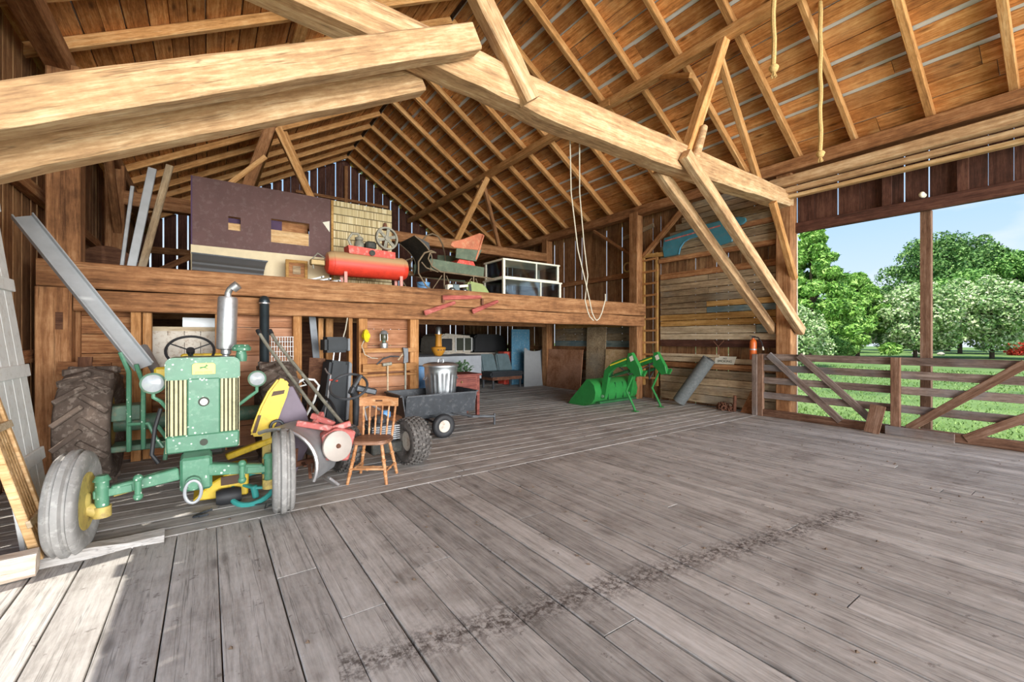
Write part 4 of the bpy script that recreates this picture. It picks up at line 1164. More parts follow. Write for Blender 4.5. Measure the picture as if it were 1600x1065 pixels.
# ---- black tub cart with galvanized bin in it
ct = thing('dump_cart', 'black steel dump cart on small white-rimmed wheels holding the bin', 'cart', (3.02, 6.64, 0))
X0, X1, YA, YB_, ZA, ZB = -0.58, 0.62, -0.36, 0.36, 0.36, 0.68
fl = 0.05
def wallq(p):
    return MB().prism(p, (0, 0, 0))
rows = lambda a, b: None
MB().box(X0 + .04, YA + .04, ZA, X1 - .04, YB_ - .04, ZA + .015).build('tub_floor', 'black_steel', ct)
def side(p0, p1, out, nm='tub_side'):
    p0 = V(p0); p1 = V(p1); o = V(out)
    a, b = p0 + V((0, 0, ZA)), p1 + V((0, 0, ZA))
    q = [a, b, b + o * fl + V((0, 0, ZB - ZA)), a + o * fl + V((0, 0, ZB - ZA))]
    MB().prism(q, -o * 0.018).build(nm, 'black_steel', ct)
    MB().bar(q[3] + o * .012, q[2] + o * .012, 0.04, 0.022).build('tub_rim', 'black_steel', ct)
side((X0, YA, 0), (X1, YA, 0), (0, -1, 0)); side((X0, YB_, 0), (X1, YB_, 0), (0, 1, 0))
side((X0, YA - .0, 0), (X0, YB_, 0), (-1, 0, 0)); side((X1, YA, 0), (X1, YB_, 0), (1, 0, 0), 'tailgate')
MB().cyl((0, -0.44, 0.19), (0, 0.44, 0.19), 0.02).build('axle', 'steel_dark', ct, smooth=True)
MB().box(-0.45, -0.12, 0.26, 0.62, 0.12, 0.36).build('undercarriage', 'black_steel', ct, bevel=0.01)
for s in (-1, 1):
    c = (0.0, s * 0.47, 0.188)
    ty = MB().lathe([(0.095, -0.045), (0.13, -0.055), (0.165, -0.05), (0.185, -0.03), (0.188, 0), (0.185, 0.03), (0.165, 0.05), (0.13, 0.055), (0.095, 0.045)], c, (0, 1, 0), 32, closed=True).build('tyre', 'black_rubber', ct, smooth=True, angle=60)
    MB().lathe([(0.10, -0.04), (0.085, -0.03), (0.075, -0.012), (0.03, -0.012), (0.03, -0.045), (0.014, -0.05), (0.0, -0.05)], c, (0, 1 if s < 0 else -1, 0), 26).build('rim', 'old_white', ty, smooth=True)
for a, b in (((0.3, -0.2, 0.34), (0.75, -0.06, 0.20)), ((0.3, 0.2, 0.34), (0.75, 0.06, 0.20)), ((0.7, 0, 0.20), (1.25, -0.02, 0.15))):
    MB().bar(a, b, 0.05, 0.04).build('tongue', 'steel_dark', ct, bevel=0.006)
MB().cyl((1.24, -0.02, 0.0), (1.24, -0.02, 0.2), 0.02).build('hitch_pin', 'steel_dark', ct)

gc = thing('trash_can', 'fluted galvanized metal trash can with lid standing in the cart', 'trash can', (3.24, 6.72, 0.376))
flute = lambda a, h: 1 + (0.022 * (1 if math.sin(a * 20) > 0 else -1) if 0.05 < h < 0.58 else 0)
body = [(0.225, 0), (0.228, 0.04), (0.229, 0.06), (0.268, 0.57), (0.271, 0.59), (0.276, 0.64), (0.272, 0.68), (0.285, 0.71), (0.285, 0.725)]
MB().lathe(body, (0, 0, 0), (0, 0, 1), 120, rmod=flute).build('body', 'galvanized', gc, smooth=True, angle=60)
lid = MB().lathe([(0.30, 0.63), (0.302, 0.655), (0.285, 0.67), (0.20, 0.695), (0.0, 0.705)], (0, 0, 0.08), (0, 0, 1), 48).build('lid', 'galvanized', gc, smooth=True, angle=60)
MB().tube([(-0.05, 0, 0.775), (-0.045, 0, 0.825), (0, 0, 0.84), (0.045, 0, 0.825), (0.05, 0, 0.775)], 0.012, 8).build('lid_handle', 'galvanized', lid, smooth=True)
for s in (-1, 1):
    MB().tube([(s * 0.275, -0.05, 0.54), (s * 0.30, -0.04, 0.50), (s * 0.30, 0.04, 0.50), (s * 0.275, 0.05, 0.54)], 0.008, 6).build('side_handle', 'galvanized', gc, smooth=True)

# ---- red-brown desk end behind the cart
dk = thing('desk', 'red-brown wooden desk with one dark leg behind the cart', 'desk', (4.05, 7.75, 0))
MB().box(-0.46, -0.28, 0.82, 0.46, 0.32, 0.86).build('top', 'desk_wood', dk, bevel=0.006)
MB().box(-0.42, -0.25, 0.42, 0.36, 0.28, 0.82).build('drawer_case', 'desk_wood', dk)
d = MB().box(-0.38, -0.268, 0.62, 0.33, -0.25, 0.79).build('drawer', 'desk_wood', dk, bevel=0.006)
MB().ball((0.0, -0.285, 0.71), 0.02, 10, 6).build('knob', 'knob_brass', d, smooth=True)
d = MB().box(-0.38, -0.268, 0.44, 0.33, -0.25, 0.60).build('drawer', 'desk_wood', dk, bevel=0.006)
MB().ball((0.0, -0.285, 0.52), 0.02, 10, 6).build('knob', 'knob_brass', d, smooth=True)
for a, b in ((-0.42, -0.25), (0.36, -0.25), (-0.42, 0.22), (0.36, 0.22)):
    MB().box(a, b, 0, a + 0.06, b + 0.06, 0.82).build('leg', 'desk_wood', dk)

# ---- things standing along the partition
sp = thing('stovepipe', 'tall dark stovepipe standing upright beside the wire rack', 'pipe', (0.655, 7.05, 0))
MB().lathe([(0.062, 0), (0.062, 2.05), (0.070, 2.06), (0.070, 2.09), (0.055, 2.14), (0.03, 2.16), (0.0, 2.165)], (0, 0, 0), (0, 0, 1), 22).build('tube', 'stovepipe', sp, smooth=True)
MB().lathe([(0.066, 2.045), (0.072, 2.05), (0.072, 2.065), (0.066, 2.07)], (0, 0, 0), (0, 0, 1), 22, closed=True).build('collar', 'silver', sp, smooth=True)
rk = thing('wire_rack', 'white wire grid rack leaning on the plank partition behind tiller handles', 'rack', (0.90, 7.16, 0))
for k in range(9):
    xx = -0.14 + k * 0.035
    MB().cyl((xx, 0, 0.85), (xx, 0.03, 1.58), 0.005, seg=6).build('upright_wire', 'white_paint', rk)
for k in range(11):
    zz = 0.86 + k * 0.072
    MB().cyl((-0.15, 0.0 + k * .003, zz), (0.15, 0.0 + k * .003, zz), 0.005, seg=6).build('cross_wire', 'white_paint', rk)
MB().box(-0.15, -0.01, 0.0, -0.13, 0.01, 0.86).box(0.13, -0.01, 0.0, 0.15, 0.01, 0.86).build('rack_legs', 'white_paint', rk)

# white weathered door in the partition opening, with a pale blue sheet above it
wd = thing('weathered_door', 'peeling white plank door seen through the opening behind the steering wheel', 'door panel', (-0.28, 7.66, 0))
for k in range(4):
    MB().box(-0.36 + k * 0.185, 0, 0.0, -0.18 + k * 0.185, 0.03, 1.70).build('plank', 'old_white', wd, bevel=0.004)
MB().box(-0.36, -0.02, 1.50, 0.38, 0.0, 1.60).build('rail', 'old_white', wd)
MB().box(-0.36, -0.015, 1.66, 0.38, 0.04, 1.72).build('top_edge', 'pale_board', wd)
tag(MB().prism([(-0.30, 7.85, 1.62), (0.55, 7.85, 1.62), (0.55, 7.85, 1.86), (-0.30, 7.85, 1.86)], (0, .02, 0)).build('metal_sheet', 'aluminium'), 'pale blue-grey sheet tucked behind the peeling door', 'sheet')
tag(MB().cyl((-0.62, 6.62, 1.45), (-0.45, 6.3, 1.13), 0.05).build('grey_pipe', 'grey_metal_sheet', smooth=True), 'short grey pipe leaning behind the tractor cowl', 'pipe')
# dark red board leaning against wall behind rear tyre
tag(timber('fence_rail', (-1.40, 7.02, 1.22), (-0.95, 7.02, 1.20), 0.05, 0.14, 'brown_board'), 'short brown rail fixed behind the tractor rear tyre', 'rail')
tag(timber('fence_stake', (-1.19, 6.98, 0.0), (-1.17, 7.0, 1.34), 0.12, 0.05, 'dark_wood', up=(0, 1, 0)), 'brown stake standing behind the tractor rear tyre', 'stake')

# black seat cushions stood on end in the closet bay
bs = thing('bench_seat', 'black vinyl seat back stood on end beside the bare steering wheel', 'seat', (1.62, 6.95, 0), 0.25)
MB().prism([(-0.22, 0, 0.35), (0.14, 0, 0.28), (0.20, 0, 1.18), (-0.10, 0, 1.24)], (0, 0.28, 0)).build('cushion', 'vinyl_black', bs, bevel=0.04, seg=2)
MB().prism([(0.13, -0.012, 0.28), (0.18, -0.012, 0.30), (0.24, -0.012, 1.16), (0.19, -0.012, 1.20)], (0, 0.30, 0)).build('side_trim', 'trim_grey', bs, bevel=0.008)
for s in (-.02, .08):
    MB().cyl((s + 0.02, 0.14, 1.2), (s + 0.04, 0.14, 1.36), 0.012, seg=8).build('headrest_rod', 'silver', bs)
hr = MB().box(-0.16, 0.04, 1.34, 0.22, 0.26, 1.58).build('headrest', 'vinyl_black', bs, bevel=0.04, seg=2)
MB().box(0.19, 0.03, 1.36, 0.23, 0.27, 1.56).build('headrest_trim', 'trim_grey', hr, bevel=0.008)
MB().box(-0.18, 0.02, 0, 0.12, 0.26, 0.33).build('base', 'black_steel', bs)
tag(MB().prism([(1.22, 7.28, 0.0), (1.44, 7.22, 0.0), (1.52, 7.30, 1.24), (1.30, 7.36, 1.26)], (0, .02, 0)).build('leaning_board', 'dark_wood'), 'dark brown board leaning in the closet bay beside black seat', 'board')
tag(timber('dark_plank', (1.46, 7.65, 1.15), (1.36, 7.65, 2.25), 0.10, 0.03, 'steel_dark', up=(0, 1, 0)), 'dark metal strip leaning high in the closet bay', 'strip')
bk = thing('bicycle_frame', 'old bicycle parts with a red lever in the closet bay', 'bicycle', (1.42, 6.75, 0))
for pts, r, m in (([(-.05, 0, .3), (.02, 0, .7), (0.06, 0, 1.02)], .012, 'silver'), ([(.02, 0, .7), (-.12, .05, .35)], .012, 'black_steel'), ([(0.06, 0, 1.02), (0.0, -.05, 1.06), (-0.02, 0, 1.12)], .01, 'silver'), ([(0.04, 0, .95), (0.15, -.04, .93)], .014, 'red_paint')):
    MB().tube(pts, r, 8).build('frame_tube', m, bk, smooth=True)
MB().tube(ring_pts((-0.02, 0.1, 0.36), 0.33, (1, 0.35, 0), 30), 0.02, 8, closed=True).build('wheel', 'black_rubber', bk, smooth=True)
wc = thing('folding_frame', 'bent white tubular chair frame behind the tiller handles', 'chair frame', (1.15, 6.30, 0))
MB().tube([(-0.22, 0, 0.95), (-0.10, 0, 1.02), (0.02, 0, 1.0), (0.08, 0, 0.92), (0.02, 0, 0.72), (-0.10, 0, 0.48), (-0.12, 0, 0.0)], 0.016, 8).build('tube', 'white_paint', wc, smooth=True)
MB().tube([(-0.24, 0.1, 0.92), (-0.12, 0.1, 1.0), (-0.06, 0.1, 0.93), (-0.20, 0.1, 0.90)], 0.012, 8).build('tube', 'white_paint', wc, smooth=True)
MB().tube([(-0.16, 0.08, 0.90), (-0.20, 0.1, 0.6), (-0.26, 0.1, 0.0)], 0.014, 8).build('tube', 'white_paint', wc, smooth=True)
sw2 = thing('spare_wheel', 'small black tyre with a yellow rim behind the red tiller frame', 'wheel', (1.12, 5.95, 0.0))
ty = MB().lathe([(0.12, -0.05), (0.17, -0.065), (0.22, -0.05), (0.235, 0), (0.22, 0.05), (0.17, 0.065), (0.12, 0.05)], (0, 0, 0.30), (0.25, -0.9, 0.35), 30, closed=True).build('tyre', 'tyre', sw2, smooth=True, angle=60)
MB().lathe([(0.125, -0.03), (0.08, 0.0), (0.03, 0.02), (0.0, 0.03)], (0, 0, 0.30), (0.25, -0.9, 0.35), 24).build('rim', 'old_yellow', ty, smooth=True)
MB().box(-0.10, -0.04, 0.0, 0.10, 0.06, 0.12).build('chock', 'dark_wood', sw2)
tag(MB().prism([(1.72, 6.62, 0.0), (1.90, 6.58, 0.0), (1.90, 6.62, 0.62), (1.82, 6.62, 0.66)], (0, .02, 0)).build('wood_offcut', 'plywood'), 'orange-brown plywood offcut standing behind the steering column', 'board')

# ---- tool wall between the studs: reel, lantern, axe, hammer
re = thing('cord_reel', 'yellow plastic cord reel hanging on the stud beside the lantern', 'reel', (2.10, 7.14, 1.60))
for dy in (-0.03, 0.035):
    MB().lathe([(0.03, 0), (0.10, 0.004), (0.105, 0.012), (0.03, 0.016)], (0, dy, 0), (0.75, -0.65, 0.05), 24).build('flange', 'yellow_plastic', re, smooth=True)
MB().cyl((-0.02, 0.05, 0), (0.04, -0.03, 0), 0.045).build('drum', 'yellow_plastic', re, smooth=True)
MB().tube([(-0.02, -0.05, -0.04), (-0.08, -0.06, -0.16), (-0.03, -0.06, -0.30), (0.08, -0.06, -0.36), (0.18, -0.06, -0.37)], 0.007, 6).build('cord', 'rope_white', re, smooth=True)
la = thing('camping_lantern', 'camping lantern with chrome fount standing on the stud shelf', 'lantern', (2.42, 7.19, 1.395))
MB().lathe([(0.062, 0), (0.066, 0.01), (0.066, 0.08), (0.05, 0.095), (0.02, 0.10)], (0, 0, 0), (0, 0, 1), 22).build('fount', 'silver', la, smooth=True)
MB().lathe([(0.03, 0.095), (0.03, 0.13), (0.05, 0.135)], (0, 0, 0), (0, 0, 1), 16).build('burner', 'lantern_green', la, smooth=True)
MB().lathe([(0.052, 0.135), (0.058, 0.17), (0.058, 0.21), (0.052, 0.235)], (0, 0, 0), (0, 0, 1), 20).build('globe', 'bottle_glass', la, smooth=True)
MB().lathe([(0.075, 0.235), (0.08, 0.245), (0.05, 0.27), (0.06, 0.28), (0.03, 0.30), (0.0, 0.303)], (0, 0, 0), (0, 0, 1), 22).build('ventilator', 'grey_metal_sheet', la, smooth=True)
for s in (-1, 1):
    MB().cyl((s * 0.062, 0, 0.12), (s * 0.062, 0, 0.24), 0.004, seg=6).build('guard_wire', 'silver', la)
hm = thing('sledge_hammer', 'pale-handled hammer hanging on the shelf rail under the lantern', 'hammer', (2.46, 7.12, 0.62))
MB().cyl((0, 0, 0), (0, 0, 0.50), 0.016, 0.014, seg=10).build('handle', 'pale_board', hm, smooth=True)
MB().bar((-0.09, 0, 0.50), (0.07, 0, 0.52), 0.05, 0.055).build('head', 'iron_grey', hm, bevel=0.01)
axe = thing('axe', 'grey axe hanging upside down at the stud near the trash can', 'axe', (2.76, 7.10, 0.55))
MB().bar((0, 0, 0.0), (0, 0, 0.82), 0.03, 0.024, up=(0, 1, 0)).build('handle', 'iron_grey', axe, bevel=0.006)
MB().prism([(-0.04, -0.015, 0.58), (0.05, -0.015, 0.60), (0.05, -0.015, 0.84), (-0.05, -0.015, 0.86), (-0.03, -0.015, 0.72)], (0, 0.03, 0)).build('head', 'steel_dark', axe, bevel=0.006)
sc = thing('hay_sickle', 'curved grey sickle blade on the shelf rail behind hammer', 'sickle', (2.5, 7.13, 1.13))
MB().tube([(-0.22, 0, 0.0), (-0.12, 0, 0.09), (0.02, 0, 0.13), (0.16, 0, 0.12)], 0.014, 6).build('blade', 'steel_dark', sc, smooth=True)
MB().cyl((0.14, 0, 0.06), (0.26, 0, 0.20), 0.014, seg=8).build('handle', 'pale_board', sc, smooth=True)
tag(MB().tube([(1.83, 7.18, 1.92), (1.79, 7.16, 1.70), (1.72, 7.16, 1.45), (1.70, 7.16, 1.20), (1.74, 7.14, 1.05), (1.84, 7.14, 0.98)], 0.010, 6).build('white_cord', 'rope_white', smooth=True), 'thin white cord hanging down beside the yellow reel', 'cord')
tag(MB().box(2.0, 7.14, 0.0, 2.02, 7.20, 1.38).build('thin_stake', 'stud_wood'), 'narrow upright lath beside the yellow reel post', 'lath')

# ---- by the sunny door: white door, tan slatted shutter, timbers
wp = thing('white_panel_door', 'tall white plank door leaning at the picture edge behind the front tyre', 'door panel', (-1.08, 4.72, 0))
lean = Matrix.Rotation(math.atan2(0.34, 2.75), 4, 'Y').inverted()
for k in range(4):
    MB().box(-0.03, k * 0.17 - 0.12, 0, 0.0, k * 0.17 + 0.045, 2.85).xf(lean).build('plank', 'white_paint', wp, bevel=0.004)
for zz in (0.55, 1.25, 1.95, 2.6):
    MB().box(0.0, -0.12, zz, 0.025, 0.55, zz + 0.10).xf(lean).build('ledge', 'white_paint', wp, bevel=0.004)
sh = thing('slatted_shutter', 'tan wooden slatted shutter leaning in front of white door', 'shutter', (-0.93, 4.26, 0))
lean = Matrix.Rotation(math.atan2(0.30, 1.2), 4, 'Y').inverted()
for yy in (0.0, 0.26):
    MB().box(-0.03, yy, 0, 0.02, yy + 0.04, 1.75).xf(lean).build('stile', 'tan_wood', sh, bevel=0.004)
for k in range(5):
    MB().box(-0.02, 0.045 + k * 0.043, 0.03, 0.005, 0.083 + k * 0.043, 1.72).xf(lean).build('slat', 'tan_wood', sh, bevel=0.003)
for zz in (0.28, 0.95, 1.6):
    MB().box(0.005, -0.01, zz, 0.03, 0.31, zz + 0.05).xf(lean).build('batten', 'pale_board', sh, bevel=0.003)
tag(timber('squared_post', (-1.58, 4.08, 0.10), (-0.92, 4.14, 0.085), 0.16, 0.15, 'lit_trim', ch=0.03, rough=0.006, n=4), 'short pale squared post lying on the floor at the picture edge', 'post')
tag(timber('leaning_stick', (-1.20, 4.10, 0.18), (-1.45, 4.06, 0.42), 0.05, 0.05, 'tan_wood'), 'tan stick lying over the pale squared post', 'stick')
ac = thing('metal_channel', 'long shiny aluminium channel leaning from side wall across tractor to cowl', 'channel', (0, 0, 0))
p0, p1 = V((-0.53, 5.72, 1.26)), V((-1.53, 6.40, 2.78))
x_, y_, z_ = frame(p1 - p0, (0.3, -0.9, 0.4))
MB().bar(p0, p1, 0.15, 0.012, up=z_).build('web', 'aluminium', ac)
for s in (-1, 1):
    MB().bar(p0 + y_ * s * 0.075 + z_ * 0.02, p1 + y_ * s * 0.075 + z_ * 0.02, 0.012, 0.06, up=z_).build('flange', 'aluminium', ac)

# ================================================================== ON THE LOFT
ZL = 2.404
# maroon plywood booth with two hatches, cream base board, purple end
bo = thing('plywood_booth', 'large maroon plywood booth with two cut-out hatches on the loft', 'booth', (0.80, 8.40, ZL))
MX0, MX1 = -1.0, 1.02
HZ0, HZ1 = 0.62, 1.70
# front panel pieces around the two hatches
hx = [(-0.53, -0.36, 0.92, 1.14), (0.08, 0.68, 0.80, 1.20)]
def pnl(x0, z0, x1, z1):
    MB().box(x0, 0, z0, x1, 0.02, z1).build('front_panel', 'maroon', bo)
pnl(MX0, HZ0, hx[0][0], HZ1); pnl(hx[0][1], HZ0, hx[1][0], HZ1); pnl(hx[1][1], HZ0, MX1, HZ1)
for a, b, c0, c1 in hx:
    pnl(a, HZ0, b, c0); pnl(a, c1, b, HZ1)
MB().box(-0.53, 0.03, 0.92, -0.36, 0.045, 1.04).build('hatch_flap', 'tan_wood', bo)
MB().box(-0.53, 0.12, 1.0, -0.36, 0.14, 1.14).build('hatch_back', 'purple_side', bo)
MB().box(0.08, 0.03, 0.80, 0.68, 0.045, 1.02).build('hatch_flap', 'tan_wood', bo)
MB().box(0.08, 0.12, 1.0, 0.26, 0.14, 1.20).build('hatch_back', 'purple_side', bo)
MB().box(0.26, 0.16, 0.98, 0.68, 0.18, 1.22).build('hatch_back', 'brown_board', bo)
MB().box(MX0, 0.0, 0.02, MX1, 0.02, HZ0).build('base_board', 'cream_board', bo)
MB().box(MX0 - 0.02, 0.0, HZ0, MX0, 0.66, HZ1).build('end_panel', 'purple_side', bo)
MB().box(MX0 - 0.02, -0.01, 0.02, MX0, 0.66, HZ0).build('end_base', 'cream_board', bo)
MB().box(MX1, 0.02, 0.02, MX1 + .02, 0.66, HZ1).build('end_panel', 'maroon', bo)
MB().box(MX0, 0.02, HZ1 - .02, MX1, 0.66, HZ1).build('top_panel', 'maroon', bo)
MB().prism([(MX1 - 0.12, -0.004, 1.26), (MX1 + .0, -0.004, 1.30), (MX1 + .0, -0.004, 1.10)], (0, .003, 0)).build('torn_paper', 'paper_white', bo)

# black ribbed truck-bed cover leaning on the booth
bc = thing('ribbed_cover', 'black ribbed plastic panel leaning on the booth base', 'panel', (0.25, 8.15, ZL))
rows = []
for i in range(20):
    zz = 0.03 + 0.44 * i / 19
    rib = 0.012 * (1 if i % 4 in (1, 2) else 0) if i < 14 else 0.0
    rows.append([(-0.45 + 1.02 * u - 0.10 * u * (1 - i / 19) ** 0.6, 0.03 - rib + 0.10 * (i / 19), zz + 0.045 * u * u * 0 - 0.03 * u) for u in (0, .25, .5, .75, 1.0)])
MB().sheet(rows, 0.008).build('panel', 'black_plastic', bc, smooth=True, angle=30)
MB().bar((-0.46, 0.12, 0.47), (0.57, 0.12, 0.44), 0.03, 0.02).build('edge_strip', 'black_steel', bc)

# old wooden picture frame box
pf = thing('picture_frame', 'square wooden frame with pale centre panel beside the red tank', 'frame', (1.23, 8.08, ZL))
for a in ((-.17, 0.12, .17, 0.17), (-.17, 0.41, .17, 0.46)):
    MB().box(a[0], 0, a[1] + .02, a[2], 0.05, a[3] + .02).build('frame_rail', 'gold_board', pf, bevel=0.008)
for a in (-.17, .12):
    MB().box(a, 0, 0.18, a + 0.05, 0.05, 0.44).build('frame_stile', 'gold_board', pf, bevel=0.008)
MB().box(-.12, 0.02, 0.19, .12, 0.035, 0.43).build('mount', 'brown_board', pf)
MB().box(-.06, 0.010, 0.24, .06, 0.022, 0.38).build('picture', 'grey_board', pf)
MB().box(-.16, 0.0, 0.0, .16, 0.10, 0.14).build('base_block', 'dark_wood', pf)

# printed bookshelf board
bb = thing('book_print_board', 'upright board printed with rows of cream book spines behind the compressor', 'board', (2.50, 8.62, ZL))
MB().box(-0.56, 0, 0.0, 0.56, 0.015, 1.76).build('printed_board', 'book_print', bb)
MB().box(-0.60, 0.012, 0.0, -0.56, 0.10, 1.76).build('side_strip', 'gold_board', bb)

# red compressor
cp = thing('air_compressor', 'red air compressor tank with dusty top, pump and spoked flywheel on the loft', 'compressor', (2.32, 7.72, ZL))
MB().lathe([(0.0, -0.72), (0.10, -0.715), (0.17, -0.69), (0.20, -0.63), (0.205, -0.60), (0.205, 0.60), (0.20, 0.63), (0.17, 0.68), (0.10, 0.70), (0.0, 0.705)], (0, 0, 0.425), (1, 0, 0), 36).build('tank', 'red_tank', cp, smooth=True)
for xx in (-0.60, 0.60):
    MB().lathe([(0.207, -0.006), (0.21, 0), (0.207, 0.006)], (xx, 0, 0.425), (1, 0, 0), 36, closed=True).build('weld_band', 'red_tank', cp, smooth=True)
for xx in (-0.42, 0.55):
    for yy in (-0.15, 0.15):
        MB().bar((xx, yy, 0.0), (xx, yy * .9, 0.30), 0.05, 0.02).build('leg', 'pink_leg', cp)
MB().prism([(-0.36, -0.14, 0.60), (0.44, -0.14, 0.58), (0.44, -0.14, 0.70), (-0.38, -0.14, 0.735)], (0, 0.30, 0)).build('saddle', 'red_paint', cp)
MB().lathe([(0.05, 0), (0.05, 0.02)], (0.02, -0.15, 0.64), (0, -1, 0), 18).build('saddle_hole', 'engine_dark', cp)
pm = MB().lathe([(0.06, 0), (0.08, 0.02), (0.08, 0.10), (0.05, 0.14), (0.07, 0.15), (0.07, 0.19), (0.03, 0.21), (0.0, 0.215)], (-0.16, 0.0, 0.72), (0, 0, 1), 18).build('pump', 'iron_grey', cp, smooth=True)
MB().tube([(-0.3, -0.05, 0.73), (-0.36, -0.06, 0.85), (-0.30, -0.07, 0.95), (-0.20, -0.07, 0.96), (-0.16, -0.06, 0.90)], 0.022, 8).build('intake_pipe', 'iron_grey', pm, smooth=True)
MB().box(-0.06, -0.10, 0.72, 0.12, 0.10, 0.86).build('motor', 'engine_dark', cp, bevel=0.03)
fw = V((0.28, -0.14, 0.93)); ax = V((0.12, -1, 0.05))
fly = MB().lathe([(0.175, -0.03), (0.205, -0.03), (0.21, 0), (0.205, 0.03), (0.175, 0.03)], fw, ax, 36, closed=True).build('flywheel', 'iron_grey', cp, smooth=True)
_, fa, fb = frame(ax)
for k in range(6):
    d = fa * math.cos(k * PI / 3 + .3) + fb * math.sin(k * PI / 3 + .3)
    MB().bar(fw + d * 0.03, fw + d * 0.18, 0.045, 0.02, up=ax, w1=0.06).build('spoke', 'iron_grey', fly)
MB().lathe([(0.045, -0.03), (0.045, 0.035)], fw, ax, 18).build('hub', 'iron_grey', fly, smooth=True)
MB().cyl((0.28, -0.05, 0.72), (0.28, -0.05, 0.93), 0.05).cyl((0.28, -0.05, 1.10), (0.28, -0.05, 1.22), 0.05, 0.03).build('bearing_block', 'rust', cp, smooth=True)
MB().box(-0.95, -0.05, 0.36, -0.72, 0.05, 0.46).build('gauge_valve', 'knob_brass', cp, bevel=0.015)
MB().tube([(-0.72, 0.0, 0.5), (-0.84, -0.03, 0.56), (-0.92, -0.03, 0.46), (-0.9, -0.03, 0.3)], 0.012, 6).build('air_line', 'iron_grey', cp, smooth=True)

# three channel offcuts lying in front of the tank end
for i, (xa, m) in enumerate(((1.42, 'white_paint'), (1.52, 'aluminium'), (1.66, 'grey_metal_sheet'))):
    c = thing('slotted_bar', ['white slotted metal bar uppermost in the heap beside the tank', 'grey slotted metal bar between the white and dull ones beside tank', 'dull slotted metal bar nearest the tank leg'][i], 'bar', (xa, 7.60 - i * .05, ZL), 0, 'slotted bars beside the compressor')
    MB().bar((-0.24, 0, 0.04), (0.14, 0, 0.17 - i * .03), 0.05, 0.03).build('bar', m, c, bevel=0.006)
    MB().cyl((0.10, -0.028, 0.155 - i * .028), (0.10, 0.028, 0.155 - i * .028), 0.012, seg=10).build('slot', 'engine_dark', c)

# antique sleigh
sl = thing('antique_sleigh', 'antique cutter sleigh with curved black dash and faded red seat back', 'sleigh', (3.95, 8.25, ZL))
W = 0.40
def both(fn):
    for yy in (-W, W):
        fn(yy)
# body side boards
for yy in (-W, W):
    MB().prism([(-0.40, yy - .012, 0.48), (0.82, yy - .012, 0.44), (0.84, yy - .012, 0.66), (-0.40, yy - .012, 0.72)], (0, 0.024, 0)).build('body_side', 'sleigh_green', sl, bevel=0.004)
MB().box(-0.40, -W, 0.47, 0.82, W, 0.49).build('body_floor', 'dark_wood', sl)
# dash: curls up and forward
rows = []
for i in range(10):
    a = i / 9
    xx = -0.40 - 0.02 * a - 0.30 * a * a + 0.10 * math.sin(a * PI)
    rows.append([(xx, yy, 0.48 + 0.70 * a - 0.06 * a * a) for yy in (-W, 0, W)])
MB().sheet(rows, 0.012).build('dash', 'sleigh_black', sl, smooth=True)
for yy in (-W - .01, W + .01):
    pl = [(p[0][0], yy, p[0][2]) for p in rows]
    MB().prism(pl + [(-0.42, yy, 1.02), (-0.36, yy, 0.6)], (0, 0.012, 0)).build('dash_side', 'sleigh_black', sl)
    MB().tube([(p[0], p[1], p[2]) for p in pl], 0.012, 6).build('dash_edge', 'runner_iron', sl, smooth=True)
# seat box and back
MB().prism([(0.18, -W + .02, 0.66), (0.66, -W + .02, 0.64), (0.58, -W + .02, 0.78), (0.26, -W + .02, 0.78)], (0, 2 * W - .04, 0)).build('seat_box', 'red_paint', sl)
MB().prism([(0.14, -W - .05, 0.78), (0.62, -W - .05, 0.76), (0.76, -W - .05, 1.02), (0.16, -W - .05, 0.98)], (0, 0.03, 0)).build('seat_side', 'sleigh_green', sl, bevel=0.006)
MB().prism([(0.14, W + .02, 0.78), (0.62, W + .02, 0.76), (0.76, W + .02, 1.02), (0.16, W + .02, 0.98)], (0, 0.03, 0)).build('seat_side', 'sleigh_green', sl, bevel=0.006)
rows = []
for i in range(7):
    a = i / 6
    rows.append([(0.62 + 0.16 * a - 0.02 * abs(v) , v * (W + 0.05 + .05 * a), 0.80 + 0.52 * a - 0.10 * v * v * a * 0) for v in (-1, -.5, 0, .5, 1)])
MB().sheet(rows, 0.03).build('seat_back', 'sleigh_red', sl, smooth=True)
MB().prism([(0.02, -W - .06, 1.02), (0.10, -W - .06, 0.98), (0.72, -W - .06, 1.0), (0.80, -W - .06, 1.34), (0.70, -W - .06, 1.36), (0.30, -W - .06, 1.18), (0.06, -W - .06, 1.10)], (0, 0.03, 0)).build('seat_wing', 'sleigh_red', sl, bevel=0.008)
